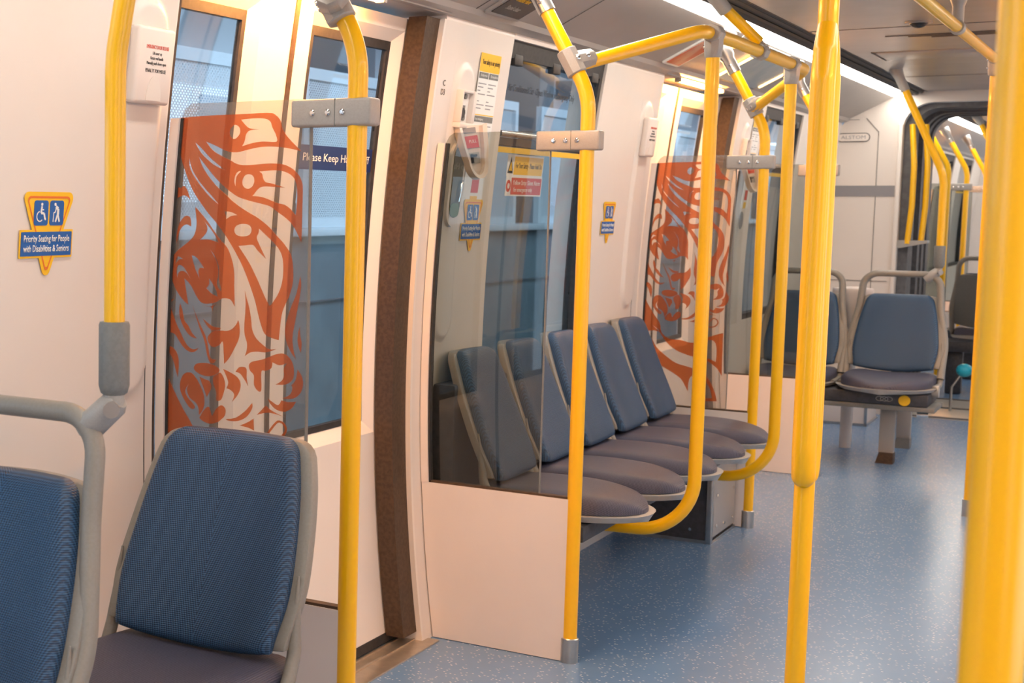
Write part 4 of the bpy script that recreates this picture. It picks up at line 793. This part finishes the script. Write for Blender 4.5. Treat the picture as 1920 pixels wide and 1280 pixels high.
# overhead hoop frame over the bench
XRail, ZR = -1.11, 1.785
R = thing('overhead_rail', (XRail, 5.0, ZR), 'yellow overhead rail looping between the two bench poles', 'rail')
bm = B(); P = fillet([(-1.352, 3.945, 1.668), (XRail-.012, 4.33, 1.785), (XRail, 4.62, ZR), (XRail, 5.72, ZR), (-1.352, 6.035, 1.672)], {1: .16, 2: .3, 3: .13}, 10)
tube(bm, P, RP, 24); obj('rail_tube', bm, 'yel', R)
junction(R, (-1.361, 3.93, 1.674), dl, (.50, .80, .22), L=.075, name='pole_clamp'); junction(R, (-1.361, 6.05, 1.676), dl, (.55, -.75, .22), L=.075, name='pole_clamp')
def hoop(y, lab):
    H = thing('floor_hoop', (XRail, y, .3), lab, 'pole', 'yellow hoops in front of the bench')
    bm = B(); tube(bm, fillet([(XRail, y, ZR-.045), (XRail, y, .305), (-1.46, y, .295)], .17, 12), RP, 24); obj('hoop_tube', bm, 'yel', H)
    o = junction(H, (XRail, y, ZR), (0, 1, 0), (0, 0, -1), L=.06, r=.026, name='rail_clamp')
    bm = B(); tube(bm, [(-1.45, y, .295), (-1.50, y, .295), (-1.52, y, .34)], .024, 16); obj('seat_bracket', bm, 'cast', H)
    return H
hoop(4.415, 'yellow hooped pole between the first and second bench seats'); hoop(5.485, 'yellow hooped pole between the last two bench seats')
H = thing('ceiling_hanger', (-1.2, 4.97, 1.9), 'short yellow post hanging the overhead rail from the ceiling', 'post')
bm = B(); tube(bm, [(XRail, 4.97, ZR+.03), (-1.205, 4.86, 1.925)], .0175, 22); obj('post_tube', bm, 'yel', H)
junction(H, (XRail, 4.99, ZR), (0, 1, 0), (-.55, -.3, .8), L=.058, r=.027, name='rail_clamp')
bm = B(); tube(bm, [(-1.192, 4.875, 1.905), (-1.225, 4.84, 1.955), (-1.25, 4.81, 1.99)], [.022, .023, .034], 20); obj('ceiling_socket', bm, 'cast', H)
# clamp on the nearest pole with its own arm going up out of frame
R = thing('pole_joint', (-1.36, 2.56, 1.67), 'grey cast joint on the nearest partition pole at top edge', 'joint')
junction(R, (-1.361, 2.55, 1.674), dl, (.3, -.9, .15), L=.08, r=.030, name='joint_body')
bm = B(); tube(bm, fillet([(-1.35, 2.53, 1.68), (-1.25, 2.2, 1.76), (-1.12, 2.0, 1.80), (-1.11, .8, 1.80)], .15), .018); obj('side_rail', bm, 'yel', R)
# poles rising from the seats
def seatpole(x, y, lab, xt, r=.0165, zb=1.50):
    R = thing('seat_pole', (x, y, .95), lab, 'pole', 'yellow poles rising from grab loops')
    bm = B(); tube(bm, fillet([(x, y, 1.0), (x, y, zb), (xt, y, 1.955)], .30, 12), r, 22); obj('pole_tube', bm, 'yel', R)
    bm = B(); tube(bm, [(x, y, .982), (x, y, .986), (x, y, .998), (x, y, 1.092), (x, y, 1.097)], [.016, .021, r+.008, r+.008, r+.006], 24); obj('rubber_sleeve', bm, 'sleeve', R)
    d = Vector((-.062, 0, -.052)).normalized()
    p = Vector((x, y, .968)); bm = B()
    tube(bm, [p-d*.012, p, p+d*.062, p+d*.075], [.016, .023, .025, .019], 10); tube(bm, [(x, y, .958), (x, y, .984)], .017, 14); o = obj('loop_clamp', bm, 'cast', R)
    bm = B(); q = Vector((x+.010, y-.020, .962)); tube(bm, [q, q+Vector((.004, -.006, 0))], .013, 20); obj('clamp_cap', bm, 'steel', o)
    a = Vector((x, y, zb)).lerp(Vector((xt, y, 1.955)), .86); b = Vector((xt, y, 1.955)); c = b+(b-a)*.7
    bm = B(); tube(bm, [a, b, c], [.022, .023, .033], 20); obj('ceiling_socket', bm, 'cast', R)
seatpole(-1.332, 1.795, 'yellow pole with grey sleeve rising from the loop at left', -1.245)
seatpole(-.935, 8.325, 'yellow leaning pole with grey sleeve beside the gangway', -1.165, .018, 1.45)
# three-branch pole in the middle
xm, ym = -.565, 3.10
R = thing('branched_pole', (xm, ym, 0), 'tall yellow three-branch pole standing in the middle of the aisle', 'pole')
vd = Vector((-xm, -ym, 0)).normalized(); rt = Vector((_r.x, _r.y, 0))
bm = B(); tube(bm, [(xm, ym, .03), (xm, ym, .74)], .0193, 26); obj('lower_stem', bm, 'yel', R); bm = B(); tube(bm, [(xm, ym, 1.60), (xm, ym, 1.985)], .0190, 26); obj('upper_stem', bm, 'yel', R)
for dx, dy, br in ((-.0045, .028, .0225), (-.008, -.022, .0175), (.0105, -.012, .0185)):
    c = Vector((xm, ym, 0)); o = rt*dx+vd*dy
    
    P = fillet([c+o*.1+Vector((0, 0, .722)), c+o*.8+Vector((0, 0, .750)), c+o+Vector((0, 0, .80)), c+o+Vector((0, 0, 1.53)), c+o*.6+Vector((0, 0, 1.59)), c+Vector((0, 0, 1.645))], .06, 8)
    rad = [min(br, .006+(br-.006)*min(1, (p.z-.722)/.022)**.5)-max(0, (p.z-1.58)/.065)*(br-.0175) for p in P]
    bm = B(); tube(bm, P, rad, 26); obj('branch', bm, 'yel', R)
bm = B(); tube(bm, [(xm, ym, 0), (xm, ym, .07)], .0245, 26); obj('floor_collar', bm, 'steel', R)
bm = B(); tube(bm, [(xm, ym, 1.955), (xm, ym, 1.994)], [.024, .036], 26); obj('ceiling_socket', bm, 'cast', R)
# big near pole
R = thing('near_pole', (-.080, 1.125, 0), 'large yellow pole close to the camera along the right edge', 'pole')
bm = B(); tube(bm, [(-.080, 1.125, .03), (-.080, 1.125, 1.96)], .0200, 48); obj('pole_tube', bm, 'yel', R)
bm = B(); tube(bm, [(-.080, 1.125, 0), (-.080, 1.125, .07)], .0245, 32); obj('floor_collar', bm, 'steel', R)
bm = B(); tube(bm, [(-.080, 1.125, 1.95), (-.080, 1.125, 1.994)], [.024, .036], 32); obj('ceiling_socket', bm, 'cast', R)
# right overhead rail with end pole
R = thing('overhead_rail', (-.605, 5.0, 1.87), 'straight yellow overhead rail near the upper right corner', 'rail')
bm = B(); tube(bm, [(-.605, 3.2, 1.870), (-.605, 6.76, 1.890)], .018, 24); obj('rail_tube', bm, 'yel', R)
for y in (3.6, 5.50):
    bm = B(); tube(bm, [(-.605, y-.03, 1.883), (-.605, y+.03, 1.883)], .0235, 18); tube(bm, [(-.605, y, 1.90), (-.605, y, 1.95), (-.605, y, 1.994)], [.018, .018, .034], 18); obj('rail_hanger', bm, 'cast', R)
R = thing('grab_pole', (-.605, 6.84, 0), 'yellow pole at the end of the right overhead rail, partly behind the near pole', 'pole')
bm = B(); tube(bm, [(-.605, 6.84, .03), (-.605, 6.84, 1.90)], RP, 24); obj('pole_tube', bm, 'yel', R)
bm = B(); tube(bm, [(-.605, 6.84, 0), (-.605, 6.84, .07)], .0245, 24); obj('floor_collar', bm, 'steel', R)
junction(R, (-.605, 6.80, 1.893), (0, 1, 0), (0, 0, -1), L=.07, r=.025, name='rail_clamp')
# posts in the car beyond
for i, (x, y, z1) in enumerate(((-1.31, 11.9, 0), (-1.31, 13.1, 0), (-1.31, 14.6, 0))):
    pole(x, y, ['first', 'second', 'third'][i]+' leaning yellow pole from the gangway, in the car beyond', group='yellow poles in the car beyond')
partition(13.1, 'tint', labels='plain glass partition in the car beyond, before its doorway')
partition(14.6, 'tint', labels='plain glass partition in the car beyond, after its doorway')
for i, (x, y) in enumerate(((-.98, 12.55), (-.93, 14.3))):
    R = thing('seat_pole', (x, y, .9), ['nearer', 'farther'][i]+' of two aisle side leaning yellow poles beyond the gangway', 'pole', 'yellow poles in the car beyond')
    bm = B(); tube(bm, fillet([(x, y, .40), (x, y, 1.50), (-1.2, y, 1.955)], .3), .019); obj('pole_tube', bm, 'yel', R)
    bm = B(); tube(bm, [(-1.18, y, 1.92), (-1.22, y, 1.994)], [.022, .034]); obj('ceiling_socket', bm, 'cast', R)

# ------------------------------------------------------------------ wall furniture
for i, (y, z1) in enumerate(((2.505, .95), (5.95, .95))):
    bm = B(); wallpatch(bm, 1, y-.0015, y+.0015, .0, z1, -.0008, .004); obj('trim_%d' % (35+i), bm, 'grv', kind='structure')
def pad(y, z0, z1, w, lab=None, n='trim_30', h=.011):
    bm = B(); hw_ = w/2
    def hgt(a, z):
        cy = min(max(z, z0+hw_), z1-hw_); d = hw_-math.hypot(a, z-cy)
        t = min(1, max(0, d/.020)); return h*t*t*(3-2*t)
    def F(u, v):
        a = (2*u-1)*(hw_+.002); z = z0-.002+(z1-z0+.004)*v
        return Vector((XW(z)+.0004+hgt(a, z), y+a, z))
    grid2(bm, F, lambda u, v: Vector((XW(z0-.002+(z1-z0+.004)*v)-.01, y+(2*u-1)*(hw_+.002), z0-.002+(z1-z0+.004)*v)), 22, 120)
    obj(n, bm, 'wall', kind='structure')
pad(2.43, .87, 1.70, .155, n='trim_30'); pad(4.045, .87, 1.70, .150, n='trim_31'); pad(5.875, .87, 1.70, .155, n='trim_32'); pad(7.53, .87, 1.70, .15, n='trim_33')
def relbox(y, lab):
    mw = wframe(y, 1.562, .010); t = thing('emergency_release_box', mw.translation, lab, 'box', 'closed emergency door release boxes')
    bm = B(); box(bm, -.066, .062, -.078, .076, 0, .026, .008, 3, mx=mw); b = obj('cover', bm, 'part', t)
    bm = B(); prism(bm, [(.026*cos(a), -.070+.050*sin(a)) for a in [pi*k/14 for k in range(15)]], mw @ Matrix.Translation((.0, .0, .0255)), .0014); obj('finger_scoop', bm, 'wall', b)
    f = mw @ Matrix.Translation((0, 0, .0262))
    for s, h, yy, w, m in (('EMERGENCY DOOR RELEASE', .0105, .036, .078, 'red'), ('Lift cover up', .009, .024, .032, 'black'), ('Rotate red handle', .009, .014, .045, 'black'), ('Manually push doors open', .009, .004, .068, 'black'), ('PENALTY FOR MISUSE', .0105, -.011, .072, 'black')):
        text(s, h, f @ Matrix.Translation((0, yy, 0)), m, b, w=w)
relbox(2.425, 'cream emergency door release box behind the top of the left yellow pole'); relbox(5.878, 'cream emergency door release box just before the second doorway')
def openbox(y, lab):
    mw = wframe(y-.012, 1.572, .008) @ Matrix.Diagonal((.80, .82, .85, 1)); t = thing('emergency_release_box', mw.translation, lab, 'box', 'open emergency door release boxes')
    bm = B()
    box(bm, -.068, -.058, -.055, .060, 0, .028, .003, mx=mw); box(bm, .040, .068, -.055, .060, 0, .026, .004, mx=mw); box(bm, -.058, .04, .05, .060, 0, .022, .003, mx=mw); box(bm, -.068, .068, -.075, -.055, 0, .030, .003, mx=mw)
    b = obj('housing', bm, 'part', t)
    bm = B(); box(bm, -.058, .040, -.055, .050, .0, .006, mx=mw); obj('back_plate', bm, 'white', b)
    bm = B(); tube(bm, [mw @ Vector((-.035, -.022, .005)), mw @ Vector((-.035, -.022, .022))], [.020, .015], 18); obj('release_knob', bm, 'black', b)
    bm = B(); box(bm, -.028, .006, -.006, .006, .005, .010, mx=mw @ Matrix.Translation((0, 0, 0))); tube(bm, [mw @ Vector((.0, .038, .005)), mw @ Vector((.0, .038, .012))], .008, 12); tube(bm, [mw @ Vector((.0, -.038, .005)), mw @ Vector((.0, -.038, .012))], .009, 12); obj('screw', bm, 'sleeve', b)
    # hanging lid: tapered tray with round bottom
    ml = mw @ Matrix.Translation((.005, -.066, .028)) @ Matrix.Rotation(radians(-38), 4, 'Y') @ Matrix.Rotation(radians(-12), 4, 'X') @ Matrix.Rotation(radians(12), 4, 'Z') @ Matrix.Diagonal((.82, 1.22, 1.1, 1))
    ol = [(-.070, 0)]+[(-.070+.016*k/3, -.10*k/3) for k in range(1, 3)]+[(.048*cos(a), -.105+.055*sin(a)) for a in [pi+pi*k/14 for k in range(15)]]+[(.070-.016*k/3, -.10*k/3) for k in (2, 1)]+[(.070, 0)]
    il = [(x*.72, yy*.90-.004) for x, yy in ol]
    bm = B(); prism(bm, ol, ml, .006)
    n = len(ol)
    for i in range(n-1):
        q = [ml @ Vector((*ol[i], .006)), ml @ Vector((*ol[i+1], .006)), ml @ Vector((ol[i+1][0]*.98, ol[i+1][1], .034)), ml @ Vector((ol[i][0]*.98, ol[i][1], .034))]
        q2 = [ml @ Vector((ol[i+1][0]*.98, ol[i+1][1], .034)), ml @ Vector((ol[i][0]*.98, ol[i][1], .034)), ml @ Vector((*il[i], .028)), ml @ Vector((*il[i+1], .028))]
        q3 = [ml @ Vector((*il[i], .028)), ml @ Vector((*il[i+1], .028)), ml @ Vector((*il[i+1], .008)), ml @ Vector((*il[i], .008))]
        for qq in (q, q2, q3): bm.faces.new([bm.verts.new(p) for p in qq])
    lid = obj('hanging_lid', bm, 'part', t)
    bm = B(); prism(bm, rrect(-.034, .030, -.022, -.006, .001, 1), ml @ Matrix.Translation((0, 0, .008)), .001); obj('grey_caption', bm, 'band', lid)
    bm = B(); prism(bm, rrect(-.030, .034, -.066, -.030, .001, 1), ml @ Matrix.Translation((0, 0, .008)), .001); r_ = obj('red_caption', bm, 'red', lid)
    text('PULL', .014, ml @ Matrix.Translation((.006, -.047, .0095)), 'white', r_, w=.036)
    bm = B(); prism(bm, rrect(-.022, .028, -.112, -.080, .001, 1), ml @ Matrix.Translation((0, 0, .008)), .001); obj('grey_pictogram', bm, 'lip', lid)
    bm = B(); box(bm, -.016, -.008, -.110, -.084, .009, .016, mx=ml); box(bm, -.016, .012, -.092, -.086, .009, .016, mx=ml); obj('handle_mark', bm, 'black', lid)
openbox(4.05, 'open emergency release box with its lid hanging over the smoked partition'); openbox(7.53, 'open emergency release box beyond the second doorway')
def intercom(y, lab):
    mw = wframe(y, 1.345, .008); t = thing('intercom_panel', mw.translation, lab, 'intercom', 'pill shaped intercom panels')
    bm = B(); P = rrect(-.052, .052, -.125, .125, .051, 10); prism(bm, P, mw, .014); b = obj('housing', bm, 'wall', t)
    bm = B(); prism(bm, rrect(-.037, .037, -.098, .115, .036, 10), mw @ Matrix.Translation((0, 0, .0125)), .003); obj('window', bm, M['olive'], b)
    bm = B(); prism(bm, rrect(-.033, .033, -.096, -.055, .02, 4), mw @ Matrix.Translation((0, 0, .0155)), .001); obj('green_label', bm, M['green'], b)
    bm = B(); tube(bm, [mw @ Vector((.012, -.05, .02)), mw @ Vector((.020, .0, .022)), mw @ Vector((.028, .012, .02))], .004, 8); obj('lever', bm, 'chrome', b)
M['olive'] = mat('olive_plastic_window', (.12, .11, .055), .25); M['green'] = mat('green_label', (.10, .17, .05), .4)
intercom(4.035, 'pill shaped intercom with olive window behind the smoked partition'); 
t = thing('round_badge', (XW(1.22), 7.64, 1.22), 'small oval grey badge sticker on the pillar beyond the second doorway', 'sticker'); mw = wframe(7.64, 1.22, .012)
bm = B(); prism(bm, rrect(-.055, .055, -.055, .055, .01), mw, .001); b = obj('backing', bm, 'wall', t)
bm = B(); prism(bm, [(.045*cos(2*pi*k/32), .045*sin(2*pi*k/32)) for k in range(32)], mw @ Matrix.Translation((0, 0, .001)), .0006); b = obj('disc', bm, 'band', b)
# priority seating stickers
def sticker(y, z, lab, hd=1.):
    t = thing('priority_sticker', wframe(y, z, .0025).translation, lab, 'sticker', 'priority seating stickers'); mw = wframe(y, z, .0025)
    def rp(pts, r): return [(p.x, p.y) for p in fillet([Vector((*((pts[0][0]+pts[-1][0])/2, (pts[0][1]+pts[-1][1])/2), 0))]+[Vector((*p, 0)) for p in pts]+[Vector((*((pts[0][0]+pts[-1][0])/2, (pts[0][1]+pts[-1][1])/2), 0))], r, 5)][:-1]
    T = lambda dz: mw @ Matrix.Translation((0, 0, dz))
    tri = [(-.080, .076), (.080, .076), (.008, -.084), (-.008, -.084)]
    bm = B(); prism(bm, rp(tri, .012), T(0), .0008); prism(bm, rrect(-.083, .077, -.050, .004, .001, 1), T(0), .0009); b = obj('backing', bm, 'syel', t, smooth=False)
    o, i_ = rp([(-.068, .068), (.068, .068), (.004, -.074), (-.004, -.074)], .008), rp([(-.063, .064), (.063, .064), (.003, -.068), (-.003, -.068)], .006)
    bm = B(); n = min(len(o), len(i_))
    V = lambda p, zz: bm.verts.new(T(.0009) @ Vector((p[0], p[1], zz)))
    a1 = [V(p, .0004) for p in o[:n]]; a2 = [V(p, .0004) for p in i_[:n]]
    for k in range(n): bm.faces.new((a1[k], a1[(k+1) % n], a2[(k+1) % n], a2[k]))
    obj('triangle_outline', bm, 'orange', b, smooth=False)
    bm = B(); prism(bm, rrect(-.079, .073, -.046, -.0, .001, 1), T(.001), .0008); bl = obj('blue_band', bm, 'blue', b, smooth=False)
    text('Priority Seating for People', .0185, T(.0020) @ Matrix.Translation((-.003, -.0135, 0)), 'white', bl, w=.137, bold=.01)
    text('with Disabilities & Seniors', .0185, T(.0020) @ Matrix.Translation((-.003, -.0325, 0)), 'white', bl, w=.137, bold=.01)
    for cx, kd in ((-.0235, 'w'), (.0235, 's')):
        bm = B(); prism(bm, rrect(cx-.021, cx+.021, .012, .060, .006, 4), T(.001), .0008); q = obj('pictogram', bm, 'blue', b, smooth=False)
        bm = B(); Tt = T(.0020)
        def st(pts, r=.0018):
            for a, c in zip(pts, pts[1:]):
                a = Vector((cx+a[0], .036+a[1], 0)); c = Vector((cx+c[0], .036+c[1], 0)); d = (c-a).normalized(); nrm = Vector((-d.y, d.x, 0))*r
                prism(bm, [((a+nrm).x, (a+nrm).y), ((a-nrm).x, (a-nrm).y), ((c-nrm).x, (c-nrm).y), ((c+nrm).x, (c+nrm).y)], Tt, .0004)
        def dot(x, y_, r): prism(bm, [(cx+x+r*cos(2*pi*k/14), .036+y_+r*sin(2*pi*k/14)) for k in range(14)], Tt, .0004)
        if kd == 'w':
            dot(.001, .0165, .003); st([(.001, .013), (-.001, .0), (.008, -.001), (.011, -.012), (.014, -.011)], .0022); st([(.0, .007), (.007, .006)], .0012)
            st([(-.004+.0095*cos(a), -.0065+.0095*sin(a)) for a in [radians(100+24*k) for k in range(10)]], .0011)
        else:
            dot(-.006, .0165, .003); st([(-.004, .012), (.003, .008), (.003, -.003)], .0032); st([(.002, -.002), (-.001, -.010), (-.004, -.017)], .0020); st([(.003, -.003), (.008, -.017)], .0020)
            st([(-.003, .009), (-.006, .001), (-.009, .001)], .0012); st([(-.010, .001), (-.011, -.017)], .0009)
        obj('figure', bm, 'white', q, smooth=False)
sticker(2.157, 1.225, 'yellow triangle sticker with blue priority seating band on the near left wall')
sticker(4.225, 1.225, 'yellow and blue priority seating sticker seen through the smoked partition')
sticker(5.562, 1.225, 'yellow and blue priority seating sticker on the pillar beyond the bench window')
# C D3 lettering and posters
t = thing('door_code', (XW(1.625), 3.812+.05, 1.625), 'small brown code C D3 on the door jamb', 'lettering'); mw = wframe(3.905, 1.615, .001)
text('C', .024, mw @ Matrix.Translation((.002, .016, 0)), 'seal', t, t=.0006); text('D3', .024, mw @ Matrix.Translation((0, -.010, 0)), 'seal', t, t=.0006)
t = thing('door_code', (XW(1.50), 7.40, 1.50), 'tiny brown code on the second doorway jamb', 'lettering'); mw = wframe(7.395, 1.50, .001)
text('A', .020, mw @ Matrix.Translation((0, .014, 0)), 'seal', t, t=.0006); text('D2', .020, mw @ Matrix.Translation((0, -.010, 0)), 'seal', t, t=.0006)
def poster(y, lab, full=True):
    mw = wframe(y, 1.55, .0045); t = thing('safety_poster', mw.translation, lab, 'poster', 'tall yellow and white safety notices')
    H = .19; W_ = .078
    bm = B(); prism(bm, rrect(-W_, W_, -H-.09, H, .003, 2), mw, .001); b = obj('sheet', bm, 'white', t, smooth=False)
    T = lambda x, yy: mw @ Matrix.Translation((x, yy, .0012))
    def r(x0, x1, y0, y1, m, n): bm = B(); prism(bm, rrect(x0, x1, y0, y1, .0006, 1), mw @ Matrix.Translation((0, 0, .001)), .0005); return obj(n, bm, m, b, smooth=False)
    r(-W_, W_, H-.052, H, 'syel', 'yellow_heading'); text('Your safety is our priority', .022, T(.004, H-.026) @ Matrix.Translation((0, 0, .0008)), 'black', b, w=.135)
    for yy in (H-.075, H-.205, H-.325):
        r(-W_+.003, W_-.003, yy+.020, yy+.023, 'syel', 'yellow_rule'); r(-W_+.004, -.004 if yy != H-.205 else W_-.004, yy, yy+.018, 'sleeve', 'dark_heading')
        if yy != H-.205: r(.002, W_-.004, yy, yy+.018, 'sleeve', 'dark_heading')
    text('On the train', .011, T(-.04, H-.066) @ Matrix.Translation((0, 0, .001)), 'white', b, w=.05); text('On the platform', .011, T(.04, H-.066) @ Matrix.Translation((0, 0, .001)), 'white', b, w=.055)
    text('In an emergency', .011, T(-.035, H-.196) @ Matrix.Translation((0, 0, .001)), 'white', b, w=.06)
    bm = B()
    for col in (-.040, .036):
        for k in range(26):
            if k % 5 == 4: continue
            yy = H-.092-.0105*k*1.0
            if H-.215 < yy < H-.175 or yy < H-.315 or (col > 0 and yy < H-.225): continue
            w = .030-.010*((k*7) % 3)
            prism(bm, rrect(col-.032, col-.032+w*2, yy, yy+.003, .0005, 1), mw @ Matrix.Translation((0, 0, .001)), .0005)
    obj('text_lines', bm, 'band', b, smooth=False)
    r(.014, .06, H-.275, H-.235, 'lip', 'diagram')
    r(-.02, .035, -H-.04, -H+.01, 'red', 'red_square'); r(-.02, .035, -H-.082, -H-.05, 'syel', 'yellow_square')
poster(4.215, 'tall yellow and white safety notice left of the bench window'); poster(7.72, 'tall safety notice beyond the second doorway, partly hidden')
# adverts on the sloping cove
def cvframe(y, x):
    z = 1.843+(x+1.655)*(.124/.24); up = Vector((.24, 0, .124)).normalized(); rt = Vector((0, 1, 0)); nn = rt.cross(up)
    return Matrix(((rt.x, up.x, nn.x, x), (rt.y, up.y, nn.y, y), (rt.z, up.z, nn.z, z), (0, 0, 0, 1)))
def cove_item(y, w, h, m, lab, name, cat, frame='cove'):
    mw = cvframe(y, -1.535); t = thing(name, mw.translation, lab, cat)
    bm = B(); prism(bm, rrect(-w-.02, w+.02, -h-.012, h+.012, .004, 2), mw @ Matrix.Translation((0, 0, .0005)), .007); f = obj('frame', bm, frame, t, smooth=False)
    bm = B(); prism(bm, rrect(-w, w, -h, h, .003, 2), mw @ Matrix.Translation((0, 0, .0078)), .002); return t, obj('face', bm, m, f, smooth=False), mw @ Matrix.Translation((0, 0, .0105))
t, f, mw = cove_item(4.14, .108, .122, 'scr', 'dark information display set in the cove above the first pillar', 'display_screen', 'screen')
for s, x, y, w, m in (('Next station', .0, .09, .11, 'lip'), ('BRIDGEPORT', .01, .045, .15, 'syel'), ('All doors will close', -.02, .0, .12, 'lip'), ('Transfer here', -.03, -.045, .10, 'syel'), ('Stand clear', -.02, -.085, .10, 'lip')):
    text(s, .026, mw @ Matrix.Translation((x, y, 0)), m, f, w=w)
t, f, mw = cove_item(5.89, .085, .115, 'adr', 'narrow red and white advert in the cove before the second doorway', 'advert_card', 'advert', 'white')
t, f, mw = cove_item(6.92, .34, .115, 'adb', 'pale blue route map lit at its edges above the second doorway', 'route_map', 'map', 'sleeve')
for s in (-1, 1):
    bm = B(); box(bm, s*.375-.008, s*.375+.008, -.10, .10, -.004, .004, .002, mx=mw); obj('edge_lamp', bm, 'mlamp', t)
for i, (a, b) in enumerate(((3.98, 4.30), (4.6, 5.75), (8.0, 9.2))):
    bm = B(); mw = cvframe(a-.02, -1.535); box(bm, -.002, .002, -.135, .135, -.001, .0015, mx=mw); obj('trim_%d' % (40+i), bm, 'grv', kind='structure')
